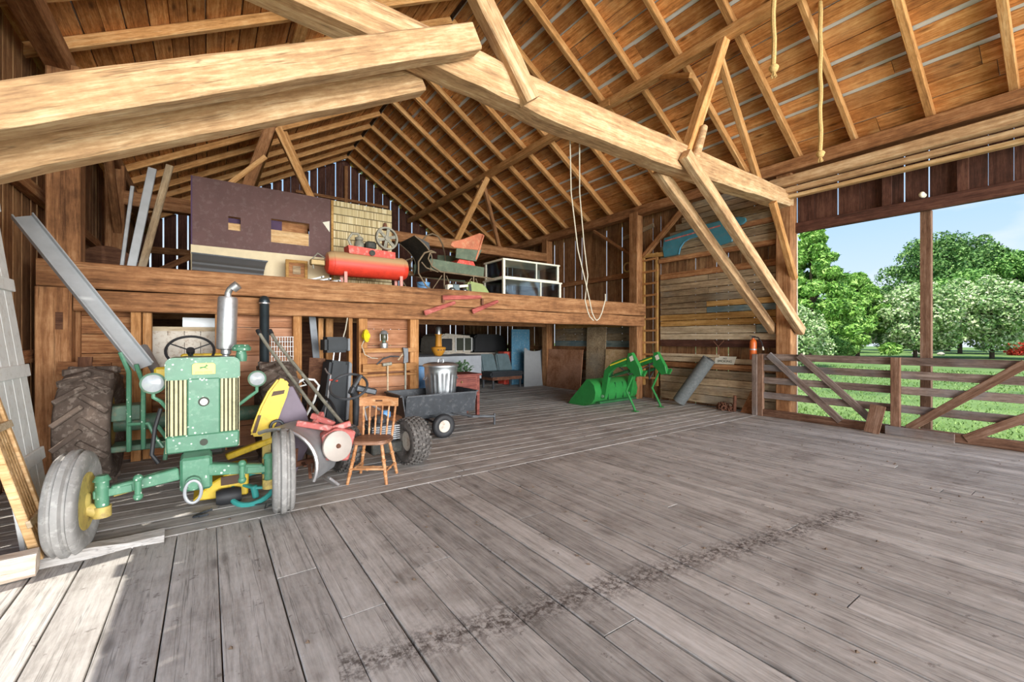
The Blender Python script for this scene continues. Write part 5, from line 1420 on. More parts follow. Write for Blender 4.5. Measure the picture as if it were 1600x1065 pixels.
# runners, knees and curled iron
for yy in (-W - .06, W + .06):
    curl = [(-0.32, yy, 0.06), (-0.50, yy, 0.16), (-0.66, yy, 0.40), (-0.66, yy, 0.62), (-0.54, yy, 0.80), (-0.40, yy, 0.86), (-0.30, yy, 0.83)]
    MB().tube([(0.95, yy, 0.03), (0.3, yy, 0.025), (-0.1, yy, 0.025)] + curl, 0.016, 8).build('runner', 'runner_iron', sl, smooth=True)
    MB().tube([(1.06, yy, 0.42), (0.85, yy, 0.44), (0.2, yy, 0.46), (-0.20, yy, 0.47), (-0.38, yy, 0.56), (-0.46, yy, 0.70), (-0.42, yy, 0.82), (-0.32, yy, 0.84)], 0.016, 8).build('upper_runner', 'runner_iron', sl, smooth=True)
    for kx in (-0.12, 0.55):
        MB().cyl((kx, yy, 0.025), (kx, yy, 0.46), 0.014, seg=8).tube([(kx - .26, yy, 0.10), (kx - .05, yy, 0.40)], 0.01, 6).tube([(kx + .22, yy, 0.03), (kx + .05, yy, 0.40)], 0.01, 6).build('knee', 'runner_iron', sl, smooth=True)
    MB().tube([(-0.6, yy, 0.62), (-0.5, yy, 0.52), (-0.25, yy, 0.46)], 0.012, 6).build('scroll', 'runner_iron', sl, smooth=True)
MB().tube([(-0.30, W, 1.12), (-0.12, W, 1.36), (0.02, W, 1.42), (0.16, W, 1.38), (0.26, W, 1.22), (0.32, W, 1.0), (0.34, W, 0.8)], 0.018, 8).build('arch_rail', 'runner_iron', sl, smooth=True)

bkt = thing('blue_bucket', 'blue plastic bucket half hidden under the sleigh runner', 'bucket', (3.50, 8.05, ZL))
MB().lathe([(0.10, 0), (0.13, 0.26), (0.14, 0.265), (0.125, 0.26), (0.095, 0.012), (0.0, 0.012)], (0, 0, 0), (0, 0, 1), 24).build('pail', 'blue_plastic', bkt, smooth=True)
MB().tube([(-0.135, 0, 0.25), (-0.10, -0.10, 0.20), (0, -0.14, 0.18), (0.10, -0.10, 0.20), (0.135, 0, 0.25)], 0.005, 6).build('bail', 'steel_dark', bkt, smooth=True)

ta = thing('toy_loader', 'small cream and blue toy tractor on the loft edge below sleigh', 'toy', (3.97, 7.58, ZL))
MB().box(-0.20, -0.07, 0.07, -0.08, 0.07, 0.20).build('hood', 'cream_paint', ta, bevel=0.015)
MB().box(-0.09, -0.08, 0.08, 0.06, 0.08, 0.21).build('body', 'vinyl_grey', ta, bevel=0.015)
MB().bar((0.03, -0.06, 0.17), (0.24, -0.06, 0.20), 0.04, 0.05).build('boom', 'cream_paint', ta, bevel=0.006)
for xx in (-0.12, 0.15):
    for yy in (-0.10, 0.10):
        w_ = MB().lathe([(0.03, -0.025), (0.06, -0.03), (0.07, 0), (0.06, 0.03), (0.03, 0.025)], (xx, yy, 0.072), (0, 1, 0), 18, closed=True).build('wheel', 'black_rubber', ta, smooth=True)
        MB().lathe([(0.032, -0.02), (0.032, 0.02)], (xx, yy, 0.072), (0, 1, 0), 14).build('wheel_hub', 'cream_paint', w_)

gcn = thing('jerry_can', 'olive green plastic can lying tilted on the loft edge beside the display case', 'can', (4.44, 7.62, ZL))
MB().prism([(-0.24, -0.12, 0.02), (0.26, -0.12, 0.0), (0.30, -0.12, 0.06), (0.16, -0.12, 0.25), (-0.18, -0.12, 0.30), (-0.25, -0.12, 0.22)], (0, 0.22, 0)).build('body', 'olive', gcn, bevel=0.03, seg=2)
MB().prism([(-0.20, -0.125, 0.06), (-0.15, -0.125, 0.06), (-0.17, -0.125, 0.24), (-0.22, -0.125, 0.22)], (0, .008, 0)).build('grip_slot', 'engine_dark', gcn)
MB().cyl((0.27, 0, 0.03), (0.33, 0, 0.05), 0.03, seg=12).build('cap', 'black_plastic', gcn, smooth=True)

# two-tier white display case with panes
dc = thing('display_case', 'two-tier white wooden display case with glass panes on the loft', 'display case', (5.10, 7.58, ZL))
def tier(x0, x1, y0, y1, z0, z1, mull, nm):
    f = 0.05
    MB().box(x0 - .02, y0 - .02, z1 - 0.035, x1 + .02, y1 + .02, z1).build('cornice', 'cream_paint', dc, bevel=0.006)
    MB().box(x0, y0, z0, x1, y1, z0 + 0.035).build('plinth', 'cream_paint', dc, bevel=0.004)
    for (a, b) in ((x0, y0), (x1 - f, y0), (x0, y1 - f), (x1 - f, y1 - f)):
        MB().box(a, b, z0 + .03, a + f, b + f, z1 - .03).build('corner_post', 'cream_paint', dc)
    for m in mull:
        MB().box(m - .012, y0, z0 + .03, m + .012, y0 + .03, z1 - .03).build('muntin', 'cream_paint', dc)
    xs = [x0 + f] + list(mull) + [x1 - f]
    for a, b in zip(xs[:-1], xs[1:]):
        MB().box(a, y0 + .012, z0 + .035, b, y0 + .016, z1 - .035).build('pane', 'pane_glass', dc)
    for xx in (x0 + .02, x1 - .024):
        MB().box(xx, y0 + f, z0 + .035, xx + .004, y1 - f, z1 - .035).build('pane', 'pane_glass', dc)
    MB().box(x0 + f, y1 - .016, z0 + .035, x1 - f, y1 - .012, z1 - .035).build('pane', 'pane_glass', dc)
    MB().box(x0 + f, y0 + f, z0 + .035, x1 - f, y1 - f, z0 + .045).build('shelf_board', 'cream_board', dc)
tier(0.0, 1.62, 0.0, 0.80, 0.0, 0.45, (1.02,), 'lower')
tier(0.02, 1.58, 0.03, 0.78, 0.45, 0.86, (0.92,), 'upper')

# leaning poles on the loft
for (a, b, w, h, m, lab) in (((-0.99, 8.0, ZL), (-0.88, 8.15, 3.72), 0.045, 0.035, 'grey_metal_sheet', 'thin grey rod leaning on the loft, shortest of the three poles'),
                             ((-0.89, 7.95, ZL), (-0.66, 8.15, 4.02), 0.10, 0.06, 'aluminium', 'pale square pole leaning on the loft between two others'),
                             ((-0.78, 7.9, ZL), (-0.46, 8.12, 4.10), 0.09, 0.06, 'grey_board', 'grey weathered pole leaning on the loft next to the booth')):
    tag(timber('leaning_pole', a, b, w, h, m, up=(0, 1, 0), ch=0.006), lab, 'pole', 'poles leaning on the loft')
tag(MB().sheet([[(-1.35 + .5 * math.cos(t) * u, 9.6, 2.45 + .62 * math.sin(t) * u) for u in (0.05, 1)] for t in [PI * i / 14 for i in range(15)]], 0.02).build('wooden_drum_lid', 'dark_wood'), 'brown half-round wooden lid standing by the side wall on loft', 'lid')
tag(timber('loft_rail', (-1.25, 10.2, 2.46), (0.2, 10.4, 3.45), 0.08, 0.10, 'brown_board'), 'brown rail slanting behind the leaning poles on the loft', 'rail')
tag(timber('loft_plank', (-1.2, 9.9, 2.52), (0.0, 9.9, 2.50), 0.30, 0.20, 'dark_wood'), 'dark plank stack lying on loft behind leaning poles', 'plank')

# red wooden handles hung on the loft beam's face
rh = thing('red_plough_handles', 'faded red wooden handles hung on the face of the loft beam', 'handles', (3.85, 7.10, 2.2))
for a, b in (((-0.40, 0.0, 0.09), (0.42, 0.0, 0.15)), ((-0.76, -0.04, -0.20), (-0.14, 0.0, 0.02)), ((0.20, -0.04, -0.14), (0.80, 0.0, 0.09))):
    MB().bar(a, b, 0.05, 0.09, h1=0.06).build('handle', 'red_wood', rh, bevel=0.012)
for xx in (-0.38, 0.44):
    MB().box(xx - .02, -0.02, 0.0, xx + .02, 0.02, 0.12).build('bracket', 'rust', rh)

# looped white rope from the roof
rp = thing('looped_rope', 'thin white rope hanging in a long loop in front of the loft', 'rope', (0, 0, 0))
ROPE1 = [(3.79, 4.10, 4.46), (3.80, 4.12, 4.23), (3.85, 4.15, 3.45), (3.97, 4.15, 2.72), (4.15, 4.15, 2.18), (4.23, 4.15, 1.91), (4.28, 4.15, 1.83), (4.32, 4.15, 1.80), (4.37, 4.15, 1.83), (4.42, 4.15, 1.91), (4.49, 4.15, 2.09), (4.50, 4.16, 2.17)]
ROPE2 = [(3.96, 4.07, 4.46), (3.97, 4.09, 4.23), (4.03, 4.15, 3.49), (4.11, 4.15, 2.82), (4.18, 4.15, 2.40), (4.14, 4.15, 2.15), (4.13, 4.15, 2.07), (4.18, 4.15, 1.92), (4.22, 4.15, 1.85), (4.29, 4.15, 1.80)]
ps = [V(q) for q in ROPE1]
MB().tube(ps, 0.0075, 6).build('strand', 'rope_white', rp, smooth=True)
MB().tube([V(q) + V((0, 0.03, 0)) for q in ROPE2], 0.0075, 6).build('strand', 'rope_white', rp, smooth=True)

# hanging knotted ropes by the doorway
for (x, y, z, lab) in ((7.36, 2.60, 4.22, 'thick tan knotted rope hanging lower in front of the roof boards'), (5.95, 2.62, 4.98, 'shorter tan knotted rope hanging higher near the purlin')):
    r = thing('knotted_rope', lab, 'rope', (x, y, z), 0, 'knotted ropes under the roof')
    zt = (ZRIDGE - SL_R * (x - XRIDGE)) - z + 0.10
    MB().tube([(0.006 * math.sin(k * 1.3), 0.006 * math.cos(k * 1.7), 0.08 + (zt - 0.08) * k / 14) for k in range(15)], 0.030, 8).build('strand', 'rope_tan', r, smooth=True)
    kn = MB().ball((0, 0, 0.04), (0.06, 0.05, 0.05), 12, 8).tube(ring_pts((0, 0, 0.05), 0.035, (0.4, 0.2, 1), 14), 0.024, 6, closed=True)
    for k in range(5):
        kn.tube([(0, 0, 0.02), (0.03 * math.cos(k * 1.25), 0.03 * math.sin(k * 1.25), -0.07)], 0.01, 5)
    kn.build('knot', 'rope_tan', r, smooth=True)

# small teal insulator on the tie beam
ins = thing('glass_insulator', 'small teal and white insulator standing on the tie beam', 'insulator', (5.48, 3.94, 4.36))
MB().lathe([(0.03, 0), (0.045, 0.06), (0.05, 0.12), (0.03, 0.17), (0.0, 0.18)], (0, 0, 0), (-.3, 0, 1), 16).build('dome', 'teal_plastic', ins, smooth=True)
MB().lathe([(0.05, 0.03), (0.058, 0.05), (0.05, 0.07)], (0, 0, 0), (-.3, 0, 1), 16, closed=True).build('skirt', 'white_paint', ins, smooth=True)
# bare bulb on the doorway header, coil on the wall
lb_ = thing('bulb_socket', 'bare bulb in a socket on the doorway header above the outer post', 'bulb', (9.42, 1.90, 3.84))
MB().cyl((0.02, 0, 0.02), (-0.03, 0, 0.02), 0.04).build('socket', 'paper_white', lb_, smooth=True)
MB().ball((-0.07, 0, 0.02), (0.045, 0.04, 0.045), 12, 8).build('bulb', 'bulb', lb_, smooth=True)
tag(MB().tube(ring_pts((9.36, 7.85, 3.50), 0.12, (1, 0, 0), 20) , 0.025, 6, closed=True).build('rope_coil', 'rope_tan', smooth=True), 'coil of old rope hanging on wall beside the ladder post', 'rope coil')
tag(timber('wall_bracket', (9.36, 8.0, 4.30), (9.36, 7.0, 4.47), 0.04, 0.10, 'grey_board'), 'grey board nailed slantwise across the ladder post top', 'board')

# ================================================================== UNDER THE LOFT, BACK
tk = thing('pickup_truck', 'old white pickup with dark windows under a black cover, deep under the loft', 'truck', (7.5, 13.1, 0))
MB().prism([(-1.35, 0, 0.35), (1.55, 0, 0.35), (1.60, 0, 1.06), (-1.35, 0, 1.08)], (0, 1.6, 0)).build('body', 'old_white', tk, bevel=0.06, seg=2)
MB().prism([(-1.28, 0.05, 1.06), (0.05, 0.05, 1.06), (0.02, 0.05, 1.66), (-1.0, 0.05, 1.74), (-1.22, 0.05, 1.62)], (0, 1.5, 0)).build('cab', 'old_white', tk, bevel=0.05, seg=2)
MB().box(-1.12, 0.02, 1.16, -0.74, 0.06, 1.56).build('window', 'black_rubber', tk, bevel=0.02)
MB().box(-0.58, 0.02, 1.16, -0.02, 0.06, 1.58).build('window', 'grille_dark', tk, bevel=0.02)
for xx in (-0.62, -0.30, 0.0):
    MB().box(xx - .02, 0.0, 1.12, xx + .02, 0.07, 1.60).build('window_frame', 'white_paint', tk)
MB().prism([(0.06, -0.02, 1.10), (1.50, -0.02, 1.10), (1.40, -0.02, 1.58), (1.22, -0.02, 1.72), (0.20, -0.02, 1.72), (0.06, -0.02, 1.60)], (0, 1.6, 0)).build('black_cover', 'tarp_black', tk, bevel=0.06, seg=2)
for xx in (-0.85, 1.0):
    MB().lathe([(0.2, -0.1), (0.33, -0.1), (0.36, 0), (0.33, 0.1), (0.2, 0.1)], (xx, 0.1, 0.36), (0, 1, 0), 24, closed=True).build('tyre', 'black_rubber', tk, smooth=True)
gt = thing('tarp_pile', 'grey tarpaulin draped over boxes behind the trash can', 'tarpaulin', (5.05, 10.5, 0))
rows = []
for i in range(13):
    a = i / 12
    r_ = []
    for j in range(9):
        b = j / 8
        xx = -1.0 + 1.95 * b
        if i < 5:
            p = (xx, -0.55 - 0.05 * math.sin(b * 18), 0.55 + 0.55 * i / 4 + 0.06 * math.sin(b * 11) * (4 - i) / 4)
        else:
            p = (xx, -0.55 + 1.1 * (i - 4) / 8, 1.10 + 0.03 * math.sin(b * 9 + i))
        r_.append(p)
    rows.append(r_)
MB().sheet(rows, 0.01).build('tarp', 'tarp_grey', gt, smooth=True)
MB().box(-0.9, -0.45, 0, 0.85, 0.45, 1.02).build('boxes', 'engine_dark', gt)
oh = thing('orange_lighthouse', 'orange lighthouse-shaped lamp with a clear top on the tarpaulin', 'lamp', (4.78, 10.05, 1.12))
MB().lathe([(0.06, 0), (0.10, 0.02), (0.17, 0.13), (0.19, 0.20), (0.18, 0.22), (0.09, 0.24), (0.085, 0.26), (0.075, 0.52), (0.10, 0.53), (0.10, 0.55)], (0, 0, 0), (0, 0, 1), 24).build('body', 'orange_plastic', oh, smooth=True)
MB().lathe([(0.075, 0.55), (0.075, 0.70), (0.05, 0.74), (0.0, 0.75)], (0, 0, 0), (0, 0, 1), 20).build('lantern_top', 'galvanized', oh, smooth=True)
for k in range(3):
    MB().box(-0.10 + k * .075, -0.178, 0.14, -0.06 + k * .075, -0.165, 0.17).build('port', 'decal_brown', oh)
tag(MB().lathe([(0.24, 0), (0.27, 0.05), (0.27, 0.85), (0.24, 0.92), (0.0, 0.93)], (4.06, 9.5, 0.0), (0, 0, 1), 24).build('blue_barrel', 'blue_plastic', smooth=True), 'bright blue plastic barrel seen past the stud beside the trash can', 'barrel')
pp = thing('plant_crate', 'crate of dark green dried plants behind the desk', 'crate', (4.95, 9.3, 0))
MB().box(-0.3, -0.25, 0.0, 0.35, 0.25, 0.62).build('crate', 'dark_wood', pp)
mb = MB()
for k in range(150):
    a = random.uniform(0, 2 * PI); r = random.uniform(0, .38); c = V((0.05 + r * math.cos(a), r * .5 * math.sin(a), 0.62 + random.uniform(0, .34)))
    d = V((random.uniform(-1, 1), random.uniform(-1, 1), random.uniform(0, 1))) * 0.09
    mb.bar(c, c + d, 0.05, 0.008)
p_ = mb.build('dried_leaves', 'plant_green', pp); p_['kind'] = 'stuff'
# car bench seat
be = thing('car_bench_seat', 'grey-blue vinyl car bench seat standing on the floor under loft', 'bench seat', (7.72, 11.6, 0), 0.05)
for xx in (-0.60, 0.02):
    MB().prism([(xx, 0.16, 0.50), (xx + .60, 0.16, 0.50), (xx + .56, 0.34, 1.06), (xx + .02, 0.34, 1.06)], (0, 0.14, 0)).build('backrest', 'vinyl_grey', be, bevel=0.04, seg=2)
MB().prism([(-0.66, -0.35, 0.36), (0.68, -0.35, 0.36), (0.70, -0.35, 0.52), (-0.62, -0.35, 0.54)], (0, 0.55, 0)).build('cushion', 'vinyl_black', be, bevel=0.05, seg=2)
MB().box(-0.55, -0.3, 0.26, 0.62, 0.3, 0.36).build('seat_frame', 'rust', be)
for xx in (-0.52, 0.55):
    for yy in (-0.28, 0.25):
        MB().box(xx - .025, yy - .02, 0, xx + .025, yy + .02, 0.30).build('leg', 'steel_dark', be)
tag(MB().box(8.25, 12.2, 0.0, 8.70, 12.6, 1.12).build('red_crate', 'red_paint', bevel=0.02), 'red ribbed crate behind the car bench seat', 'crate')
tag(MB().box(8.78, 12.25, 0.0, 9.15, 12.6, 1.10).build('blue_tub', 'blue_plastic', bevel=0.04), 'blue tub behind car bench seat next to red crate', 'tub')
# panels leaning at the far right of the under-loft
gp = thing('notched_board', 'grey board with a curved notch in its top edge, leaning by bench seat', 'panel', (8.78, 11.22, 0))
pts = [(-0.42, 0), (0.42, 0), (0.62, 1.40)]
for i in range(9):
    a = PI * i / 8
    pts.append((0.16 + 0.34 * math.cos(a), 1.14 + 0.10 * (1 - math.sin(a)) - (0.0)))
pts.append((-0.26, 1.26))
MB().prism([(a, 0.16 * b, b) for a, b in pts], (0, 0.02, 0)).build('board', 'grey_panel', gp)
bd = thing('blue_door_panel', 'faded blue panelled door leaning behind the grey notched board', 'door panel', (8.80, 12.0, 0))
MB().box(-0.38, 0, 0, 0.38, 0.04, 1.88).build('leaf', 'blue_door', bd)
for a, b in ((-.30, .10), (.04, .10)):
    for z0, z1 in ((0.2, 0.85), (1.0, 1.7)):
        MB().box(a, -0.012, z0, a + .26, 0.0, z1).build('panel', 'blue_door', bd, bevel=0.008)
def leanpanel(nm, lab, mat, ya, yb, h, x0=9.28, off=0.12, t=0.018, cat='board'):
    o = MB().prism([(x0 - off, ya, 0), (x0 - off, yb, 0), (x0, yb, h), (x0, ya, h)], (t, 0, 0)).build(nm, mat)
    return tag(o, lab, cat)
leanpanel('plywood_sheet', 'reddish plywood sheet leaning on the under-loft wall', 'plywood', 9.42, 11.0, 1.22, 9.22)
leanpanel('wide_plank', 'tall grey-brown wide plank standing beside the plywood sheet', 'grey_board', 8.62, 9.38, 1.90, 9.36, 0.08)
leanpanel('tan_sheet', 'tan fibreboard sheet leaning behind the green loader', 'pale_ply', 7.70, 8.58, 1.26, 9.30, 0.10)

# ================================================================== RIGHT SIDE
# green front loader on its parking stands
ld = thing('front_loader', 'bright green tractor front loader with bucket parked on its stands', 'loader', (7.9, 6.75, 0), 0.06)
BX0, BX1 = -0.72, 0.86
prof = [(1.02, 0.02), (1.05, 0.05), (0.62, 0.03), (0.34, 0.10), (0.24, 0.28), (0.28, 0.48), (0.42, 0.60), (0.46, 0.58)]
# bucket: curved shell + side plates
sh = []
outer = [(1.05, 0.02), (0.80, 0.015), (0.55, 0.02), (0.36, 0.08), (0.26, 0.20), (0.24, 0.34), (0.28, 0.48), (0.40, 0.58), (0.50, 0.60)]
MB().sheet([[(x, a, b) for x in (BX0, 0.0, BX1)] for a, b in outer], 0.02).build('bucket_shell', 'loader_green', ld, smooth=True)
for x in (BX0, BX1 - 0.02):
    MB().prism([(x, a, b) for a, b in [(1.05, 0.02), (0.60, 0.02), (0.36, 0.08), (0.26, 0.20), (0.24, 0.34), (0.28, 0.48), (0.40, 0.58), (0.50, 0.60), (0.98, 0.12)]], (0.02, 0, 0)).build('bucket_side', 'loader_green', ld)
MB().box(BX0, 0.98, 0.0, BX1, 1.08, 0.02).build('cutting_edge', 'steel_dark', ld)
for k in range(3):
    x = -0.25 + k * 0.28
    MB().bar((x, 0.235, 0.14), (x, 0.26, 0.52), 0.015, 0.03).build('bucket_rib', 'loader_dark', ld)
MB().bar((BX0 + .1, 0.20, 0.10), (BX1 - .1, 0.20, 0.10), 0.05, 0.05).build('lower_tube', 'loader_dark', ld)
for x in (-0.46, 0.50):
    # bent arm
    prev = None
    path = [(0.20, 0.20), (0.14, 0.52), (0.08, 0.80), (-0.10, 0.96), (-0.32, 1.04), (-0.55, 1.10)]
    arm = MB()
    rows = []
    for i, (a, b) in enumerate(path):
        if i == 0: d = V((path[1][0] - a, path[1][1] - b))
        elif i == len(path) - 1: d = V((a - path[-2][0], b - path[-2][1]))
        else: d = V((path[i + 1][0] - path[i - 1][0], path[i + 1][1] - path[i - 1][1]))
        d.normalize(); n_ = V((-d[1], d[0])); w_ = 0.07
        rows.append([(x - .04, a + n_[0] * w_, b + n_[1] * w_), (x + .04, a + n_[0] * w_, b + n_[1] * w_), (x + .04, a - n_[0] * w_, b - n_[1] * w_), (x - .04, a - n_[0] * w_, b - n_[1] * w_), (x - .04, a + n_[0] * w_, b + n_[1] * w_)])
    am = MB().sheet(rows).build('lift_arm', 'loader_green', ld)
    MB().bar((x - .045, -0.02, 0.955), (x - .045, -0.46, 1.11), 0.006, 0.03).build('stripe', 'loader_yellow', am)
    # mount bracket: plate that drops from the arm end
    br = MB().prism([(x - .05, -0.50, 1.24), (x - .05, -0.60, 1.26), (x - .05, -0.80, 0.94), (x - .05, -0.84, 0.78), (x - .05, -0.70, 0.74), (x - .05, -0.46, 0.96)], (0.10, 0, 0)).build('mount_bracket', 'loader_green', ld, bevel=0.008)
    for k in range(3):
        MB().box(x - .02 + k * .035, -0.90, 0.76 + k * .03, x + .0 + k * .035, -0.74, 0.82 + k * .03).build('lug', 'loader_green', br)
    MB().prism([(x - .053, -0.54, 1.16), (x - .053, -0.62, 1.20), (x - .053, -0.66, 1.10), (x - .053, -0.58, 1.06)], (0.004, 0, 0)).build('label', 'paper_white', br)
    # parking stand
    MB().tube([(x, -0.62, 0.80), (x - .02, -0.45, 0.42), (x, -0.62, 0.10), (x, -0.66, 0.01)], 0.025, 8).build('parking_stand', 'loader_green', ld, smooth=True)
    MB().box(x - .05, -0.72, 0.0, x + .05, -0.60, 0.012).build('stand_foot', 'loader_green', ld)
    # hydraulic cylinders
    MB().cyl((x, -0.50, 0.86), (x, -0.12, 0.74), 0.035).cyl((x, -0.12, 0.74), (x, 0.16, 0.66), 0.018).build('lift_cylinder', 'loader_dark', ld, smooth=True)
    MB().cyl((x + .06, 0.0, 0.80), (x + .06, 0.14, 0.50), 0.03).cyl((x + .06, 0.14, 0.50), (x + .06, 0.20, 0.36), 0.016).build('tilt_cylinder', 'loader_dark', ld, smooth=True)
    MB().cyl((x - .06, 0.19, 0.24), (x + .06, 0.19, 0.24), 0.035).build('pivot_pin', 'silver', ld, smooth=True)
MB().cyl((-0.46, -0.1, 0.96), (0.50, -0.1, 0.96), 0.05).build('torque_tube', 'loader_green', ld, smooth=True)
MB().tube([(-0.40, -0.08, 0.98), (-0.1, -0.05, 0.86), (0.1, -0.1, 0.72), (0.34, -0.3, 0.86), (0.46, -0.5, 1.0)], 0.014, 6).tube([(0.30, -0.50, 1.0), (0.34, -0.46, 0.74), (0.44, -0.40, 0.62), (0.52, -0.46, 0.80)], 0.014, 6).build('hydraulic_hose', 'black_rubber', ld, smooth=True)

# rolled mat
mt = thing('rolled_mat', 'grey rubber mat rolled up and leaning on the board wall', 'mat', (9.02, 6.05, 0))
p0, p1 = V((0.0, 0.0, 0.09)), V((0.22, -0.62, 1.10))
spiral = []
MB().cyl(p0, p1, 0.145, seg=24).build('roll', 'grey_mat', mt, smooth=True)
d = (p1 - p0).normalized(); _, a_, b_ = frame(d)
MB().tube([p1 + d * 0.004 + (a_ * math.cos(t) + b_ * math.sin(t)) * (0.02 + 0.014 * t) for t in [k * 0.5 for k in range(15)]], 0.006, 5).build('roll_end', 'black_rubber', mt)

# fender panel on the wall
fe = thing('car_fender', 'teal blue car fender panel resting on the wall girt', 'fender', (0, 0, 0))
prof = [(6.66, 4.06), (6.20, 4.11), (5.70, 4.17), (5.2, 4.18), (4.80, 4.17), (4.66, 4.12), (4.64, 4.04), (4.72, 3.99), (4.88, 3.97), (4.93, 3.86), (4.94, 3.66), (5.28, 3.62), (5.38, 3.64), (5.44, 3.80), (5.55, 3.90), (5.75, 3.93), (5.95, 3.92), (6.10, 3.86), (6.20, 3.74), (6.24, 3.59), (6.66, 3.59), (6.70, 3.8)]
MB().prism([(9.30, a, b) for a, b in prof], (0.05, 0, 0)).build('panel', 'fender_teal', fe, bevel=0.012)
MB().bar((9.292, 6.62, 3.98), (9.292, 5.2, 4.06), 0.01, 0.03).build('crease', 'faded_red', fe)
MB().tube([(9.30, a, b) for a, b in prof[12:20]], 0.016, 6).build('wheel_arch_lip', 'fender_blue', fe, smooth=True)

# built-in ladder
la = thing('wall_ladder', 'built-in wooden wall ladder beside the tall post', 'ladder', (9.36, 7.1, 0))
for yy in (-0.20, 0.20):
    timber('stile', (0, yy, 0.35), (0, yy, 3.75), 0.06, 0.05, 'gold_board', la, up=(0, 1, 0))
for k in range(11):
    timber('rung', (-0.02, -0.24, 0.55 + k * 0.305), (-0.02, 0.24, 0.54 + k * 0.305), 0.04, 0.05, 'stud_wood', la)
timber('top_cleat', (-0.02, 0.26, 3.72), (-0.02, -0.55, 3.66), 0.05, 0.10, 'gold_board', la)

# fire extinguisher
fx = thing('fire_extinguisher', 'orange-red fire extinguisher hanging on the board wall', 'extinguisher', (9.31, 4.50, 1.12))
MB().lathe([(0.06, 0), (0.068, 0.012), (0.068, 0.36), (0.05, 0.41), (0.022, 0.43), (0.022, 0.45)], (0, 0, 0), (0, 0, 1), 22).build('cylinder', 'fire_orange', fx, smooth=True)
MB().lathe([(0.0695, 0.20), (0.0695, 0.225)], (0, 0, 0), (0, 0, 1), 22).build('strap', 'aluminium', fx, smooth=True)
MB().box(-0.02, -0.02, 0.45, 0.02, 0.02, 0.48).bar((0, 0.07, 0.50), (0, -0.05, 0.48), 0.02, 0.014).build('valve', 'black_steel', fx)
MB().tube([(0, -0.02, 0.47), (0, -0.10, 0.46), (0, -0.17, 0.36), (0, -0.19, 0.26)], 0.012, 8).build('hose', 'black_rubber', fx, smooth=True)
MB().cyl((0, -0.19, 0.27), (0, -0.20, 0.20), 0.014, 0.02, seg=10).build('nozzle', 'paper_white', fx, smooth=True)

# small card sign on the girt
sg = thing('card_sign', 'small white lettered card sign standing on the wall girt', 'sign', (9.38, 5.17, 0.992))
MB().prism([(0, 0.24, 0.0), (0, -0.23, 0.0), (0.05, -0.26, 0.17), (0.05, 0.20, 0.17)], (0.006, 0, 0)).build('card', 'paper_white', sg)
mtx = Matrix.Translation((0.029, -0.01, 0.115)) @ Matrix(((0, -math.sin(-0.28) * 1, -1, 0), (-1, 0, 0, 0), (0, 1, 0, 0), (0, 0, 0, 1)))
def sign_text(body, size, zc):
    xx = 0.05 * zc / 0.17 - 0.004
    m = Matrix.Translation((xx, -0.012, zc)) @ Matrix(((0, 0.28, -0.96, 0), (-1, 0, 0, 0), (0, 0.96, 0.28, 0), (0, 0, 0, 1)))
    text_mesh('lettering', body, size, 'ink', sg, m, 0.0006)
sign_text('NO', 0.055, 0.120)
sign_text('SMOKING', 0.075, 0.060)
# wall hooks, bottle, rusty chain heap, boards
hk = thing('coat_hook', 'forked iron hook fixed on the dark wall strip above the mat', 'hook', (9.37, 5.28, 1.38))
MB().tube([(0.05, 0, -0.1), (-0.02, 0, 0.0), (-0.04, 0.10, 0.12)], 0.01, 6).tube([(-0.02, 0, 0.0), (-0.04, -0.14, 0.13)], 0.01, 6).tube([(-0.02, 0, 0.0), (-0.02, 0, -0.16)], 0.014, 6).build('prongs', 'rust', hk, smooth=True)
tag(MB().lathe([(0.05, 0), (0.055, 0.01), (0.05, 0.09), (0.02, 0.13), (0.018, 0.17), (0.0, 0.17)], (9.15, 6.75, 0.0), (0, 0, 1), 16).build('small_bottle', 'bottle_glass', smooth=True), 'small dark bottle on floor at the wall behind loader stand', 'bottle')
cn = thing('chain_heap', 'heap of rusty chain on the floor by the gate post', 'chain', (9.22, 5.05, 0))
for k in range(22):
    a = k * 0.8; r = 0.05 + 0.10 * ((k * 37) % 10) / 10
    cc = V((r * math.cos(a) * .7, r * math.sin(a) * 1.4, 0.04 + 0.20 * (1 - r / .16) * ((k * 13) % 7) / 7))
    MB().tube(ring_pts(cc, 0.05, (math.cos(k * 2.1), math.sin(k * 1.3), 0.4 * math.cos(k)), 12), 0.013, 5, closed=True).build('chain_link', 'rust', cn, smooth=True)
MB().cyl((0, -0.20, 0.0), (0.02, -0.21, 0.34), 0.035, seg=10).build('iron_bar', 'rust', cn, smooth=True)
tag(MB().prism([(9.22, 4.72, 0.0), (9.22, 4.42, 0.0), (9.34, 4.42, 0.42), (9.34, 4.56, 0.46)], (0.025, 0, 0)).build('short_board', 'brown_board'), 'short brown board leaning on wall beside the gate post', 'board')

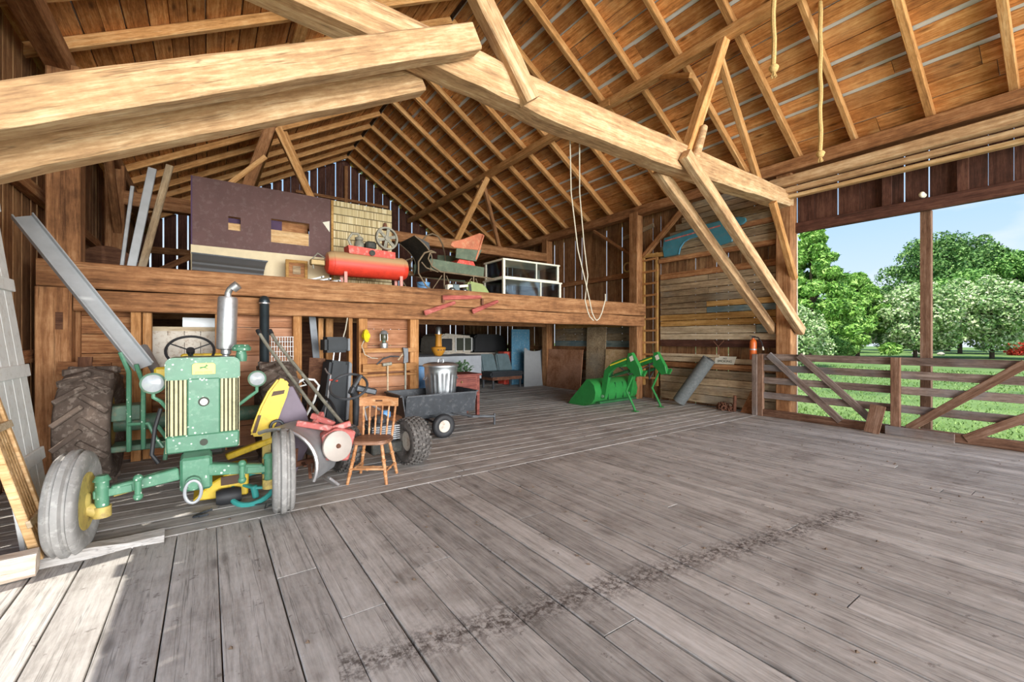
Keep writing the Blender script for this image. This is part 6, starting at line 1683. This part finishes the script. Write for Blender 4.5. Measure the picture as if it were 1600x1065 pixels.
# ================================================================== GATE
gt = thing('wooden_gate', 'long weathered rail gate with diagonal braces across the drive doorway', 'gate', (9.15, 0, 0))
for (ya, yb, z) in [(4.32, -0.9, 1.19), (4.32, -0.9, 0.97), (4.32, -0.9, 0.72), (4.32, -0.9, 0.42)]:
    timber('rail', (0.05, ya, z), (0.05, 2.2, z), 0.045, 0.125, 'gate_wood', gt, ch=0.006)
    timber('rail', (0.05, 2.2, z), (0.05, yb, z), 0.045, 0.125, 'gate_wood', gt, ch=0.006)
timber('bottom_rail', (0.03, 4.32, 0.07), (0.03, -0.9, 0.07), 0.08, 0.14, 'gate_brown', gt, ch=0.008)
for ya in (4.34, 4.24):
    timber('end_post', (0.0 + (4.34 - ya) * .2, ya + .04, 0.0), (0.0 + (4.34 - ya) * .2, ya + .04, 1.24), 0.09, 0.10, 'gate_brown' if ya < 4.3 else 'gate_wood', gt, up=(0, 1, 0), ch=0.006)
timber('middle_post', (-0.02, 2.17, 0.0), (-0.02, 2.17, 1.25), 0.08, 0.12, 'gate_brown', gt, up=(0, 1, 0), ch=0.006)
timber('end_post', (-0.02, -0.9, 0.0), (-0.02, -0.9, 1.25), 0.08, 0.12, 'gate_brown', gt, up=(0, 1, 0), ch=0.006)
for (ya, za, yb, zb) in [(4.12, 1.24, 2.92, 0.10), (3.58, 1.24, 2.42, 0.12), (0.80, 1.22, 2.02, 0.12), (-0.1, 1.10, 1.38, 0.08)]:
    timber('diagonal_brace', (-0.005, ya, za), (-0.005, yb, zb), 0.045, 0.12, 'gate_wood' if ya > 2 else 'gate_brown', gt, up=(1, 0, 0.001) if False else (0, 0, 1), ch=0.006)
tag(timber('stub_board', (8.96, 2.44, 0.0), (9.08, 2.38, 0.45), 0.20, 0.035, 'gate_brown', up=(-1, 0, 0.3)), 'short wide board leaning on the gate beside its middle post', 'board')
tag(timber('floor_board', (9.06, 2.28, 0.07), (9.05, 1.48, 0.07), 0.05, 0.14, 'gate_wood', ch=0.006), 'short thick plank lying on edge along the gate foot', 'plank')

# ================================================================== OUTDOORS
GZ = -0.35
def leaves(name, mat, parent, centres, radii, per, size, flat=0.0, elong=1.0):
    """crown made of separate leaf blades around clump centres"""
    cs = np.repeat(np.asarray(centres), per, axis=0); rs = np.repeat(np.asarray(radii), per)
    n = len(cs)
    d = rng.normal(size=(n, 3)); d /= np.linalg.norm(d, axis=1)[:, None]
    rad = rs * rng.uniform(0.45, 1.0, n) ** 0.6
    d2 = d.copy(); d2[:, 2] *= (1 - flat)
    c = cs + d2 * rad[:, None]
    # blades face outward with some scatter
    nrm = d * 0.7 + rng.normal(size=(n, 3)) * 0.6 + np.array([0, 0, 0.35]); nrm /= np.linalg.norm(nrm, axis=1)[:, None]
    t = rng.normal(size=(n, 3)); t -= nrm * (t * nrm).sum(1)[:, None]; t /= np.linalg.norm(t, axis=1)[:, None]
    b = np.cross(nrm, t)
    s = size * rng.uniform(0.6, 1.3, n)[:, None]
    v = np.empty((n, 4, 3))
    v[:, 0] = c - t * s * elong; v[:, 1] = c - b * s * 0.55; v[:, 2] = c + t * s * elong; v[:, 3] = c + b * s * 0.55
    me = bpy.data.meshes.new(name)
    me.vertices.add(n * 4); me.vertices.foreach_set('co', v.reshape(-1))
    me.loops.add(n * 4); me.loops.foreach_set('vertex_index', np.arange(n * 4, dtype=np.int32))
    me.polygons.add(n); me.polygons.foreach_set('loop_start', np.arange(0, n * 4, 4, dtype=np.int32)); me.polygons.foreach_set('loop_total', np.full(n, 4, dtype=np.int32))
    me.update(calc_edges=True); me.materials.append(M[mat])
    o = link(name, me, parent); o['kind'] = 'stuff'
    return o

def broad_tree(label, cat, loc, h, rx, mat, clear=0.12, nclump=60, per=150, size=0.28, clump=0.9, kind='broad', name='tree', group=None):
    per = int(per * 1.9); size *= 0.6; nclump = int(nclump * 1.25)
    t = thing(name, label, cat, (loc[0], loc[1], GZ), 0, group)
    tr = 0.018 * h + 0.05
    MB().tube([(0, 0, 0), (0.05, 0.03, h * .3), (-0.05, 0.05, h * .6), (0, 0, h * .85)], [tr, tr * .8, tr * .5, tr * .15], 10).build('trunk', 'bark', t, smooth=True)
    for k in range(6):
        a = k * 1.05 + random.random()
        z0 = h * random.uniform(.25, .55)
        MB().tube([(0, 0, z0), (rx * .35 * math.cos(a), rx * .35 * math.sin(a), z0 + h * .12), (rx * .7 * math.cos(a), rx * .7 * math.sin(a), z0 + h * .2)], [tr * .45, tr * .3, tr * .1], 6).build('branch', 'bark', t, smooth=True)
    cen = []; rad = []
    zc = h * (clear + (1 - clear) / 2); rz = h * (1 - clear) / 2
    for k in range(nclump):
        if kind == 'cone':
            f = random.random() ** 0.7
            z = h * (clear + (1 - clear) * f); rr = rx * (1 - f) ** 0.75 * random.uniform(.55, 1.0) + .15
            a = random.uniform(0, 2 * PI)
            cen.append((rr * math.cos(a), rr * math.sin(a), z)); rad.append(clump * (1 - .5 * f))
        else:
            d = V((random.gauss(0, 1), random.gauss(0, 1), random.gauss(0, 1))).normalized()
            q = random.uniform(.55, 1.0)
            cen.append((d.x * rx * q * .9, d.y * rx * q * .9, zc + d.z * rz * q * .92)); rad.append(clump * random.uniform(.7, 1.25))
    leaves('crown', mat, t, cen, rad, per, size, flat=0.35 if kind == 'cone' else 0.2, elong=1.5 if kind == 'cone' else 1.0)
    return t
A = math.radians(35.08)
def spot(px, d):
    """place on the lawn: bearing by picture column, d metres along the view axis"""
    l = (px - 800) / 676.4 * d
    return (d * math.sin(A) + l * math.cos(A), d * math.cos(A) - l * math.sin(A))
S1 = spot(1268, 42); S2 = spot(1340, 46); S3 = spot(1256, 30); S4 = spot(1480, 66); S5 = spot(1430, 44); S6 = spot(1550, 42)
broad_tree('tall light green pine tree at the doorway edge beyond the lawn', 'tree', S1, 12.6, 4.3, 'leaf_pine', .06, 90, 150, .30, 1.1, 'cone')
broad_tree('bright green spreading conifer right beside the tall pine', 'tree', S2, 8.6, 4.2, 'leaf_pine', .03, 90, 130, .30, 1.0, 'cone')
broad_tree('pale grey-green bush at the foot of the doorway jamb', 'bush', S3, 4.6, 1.7, 'leaf_pale', .02, 40, 120, .17, .7, name='bush')
broad_tree('tall open-crowned tree rising highest behind the others', 'tree', S4, 18.0, 7.6, 'leaf_dark', .30, 110, 130, .36, 1.6)
broad_tree('rounded tree with creamy blossom in the middle of the doorway', 'tree', S5, 7.4, 4.6, 'leaf_pale', .06, 110, 150, .26, 1.0)
broad_tree('wide creamy-blossomed tree behind the gate beside the outer post', 'tree', S6, 7.9, 4.8, 'leaf_pale', .14, 110, 150, .26, 1.0)
broad_tree('dark green distant tree low between pine and tall tree', 'tree', spot(1385, 72), 10.5, 5.5, 'leaf_dark', .05, 70, 120, .34, 1.4)
broad_tree('dark green tree standing behind the wide blossomed tree', 'tree', spot(1590, 60), 14.6, 5.0, 'leaf_mid', .2, 80, 130, .34, 1.4)
broad_tree('mid green tree filling the gap behind the rounded blossomed tree', 'tree', spot(1500, 56), 10.5, 5.0, 'leaf_mid', .1, 80, 130, .32, 1.3)
broad_tree('mid green tree filling behind the spreading conifer', 'tree', spot(1310, 62), 9.0, 5.0, 'leaf_mid', .05, 70, 120, .34, 1.3)
broad_tree('dark tree partly cut by the picture edge behind the gate', 'tree', spot(1680, 48), 10.5, 5.0, 'leaf_mid', .15, 80, 130, .32, 1.2)
broad_tree('red-leaved shrub at the picture edge under the trees', 'bush', spot(1598, 50), 1.7, 1.5, 'leaf_red', .02, 26, 100, .16, .5, name='red_shrub')
broad_tree('small bright green shrub left of the gravel lane', 'bush', spot(1310, 45), 2.2, 2.6, 'leaf_mid', .02, 40, 100, .18, .6, name='bush')
# boulders and parked things by the lane
for (px, d, s, lab) in ((1432, 50, 0.5, 'pale boulder beside the lane under blossomed tree'), (1470, 50, 0.4, 'smaller pale boulder at the lane edge')):
    x_, y_ = spot(px, d)
    b = MB().ball((x_, y_, GZ + s * .4), (s, s * .8, s * .55), 12, 8)
    b.v = [(p[0] + random.uniform(-.05, .05), p[1] + random.uniform(-.05, .05), p[2] + random.uniform(-.03, .03)) for p in b.v]
    tag(b.build('boulder', 'stone_road', smooth=True), lab, 'boulder')
# grass blades on the lawn in front of the gate
n = 26000
dd = rng.uniform(0, 1, n) ** 1.6 * 26 + 0.5
gx = 10.2 + dd; gy = rng.uniform(-8, 9, n) * (0.5 + dd / 14)
a = rng.uniform(0, 2 * PI, n); hgt = rng.uniform(0.02, 0.06, n) * (1 + dd / 25)
w_ = 0.012 * (1 + dd / 8)
v = np.empty((n, 3, 3))
v[:, 0] = np.stack([gx - np.cos(a) * w_, gy - np.sin(a) * w_, np.full(n, GZ - .02)], 1)
v[:, 1] = np.stack([gx + np.cos(a) * w_, gy + np.sin(a) * w_, np.full(n, GZ - .02)], 1)
v[:, 2] = np.stack([gx + rng.normal(0, .04, n), gy + rng.normal(0, .04, n), GZ + hgt], 1)
v[:, :, 2] -= np.where(gx < 12, 0.08 * (12 - gx) / 2.2, 0)[:, None]
me = bpy.data.meshes.new('grass')
me.from_pydata(v.reshape(-1, 3).tolist(), [], np.arange(n * 3).reshape(-1, 3).tolist())
me.materials.append(M['grass_blade'])
gr = link('grass', me); gr['kind'] = 'stuff'; gr['label'] = 'short bright grass growing on the lawn'; gr['category'] = 'grass'

# crumbs of dirt and chips on the drive floor
mb = MB()
for k in range(260):
    x_, y_ = random.uniform(-0.2, 8.6), random.uniform(0.6, 7.0)
    s_ = random.uniform(0.004, 0.014)
    mb.add([(x_ - s_, y_, 0), (x_ + s_ * .6, y_ - s_, 0), (x_ + s_ * .8, y_ + s_, 0), (x_, y_, s_ * 1.1)], [(0, 1, 3), (1, 2, 3), (2, 0, 3), (2, 1, 0)])
db = mb.build('floor_debris', 'bark'); db['kind'] = 'stuff'; db['label'] = 'crumbs of dirt and wood chips scattered on the plank floor'; db['category'] = 'debris'
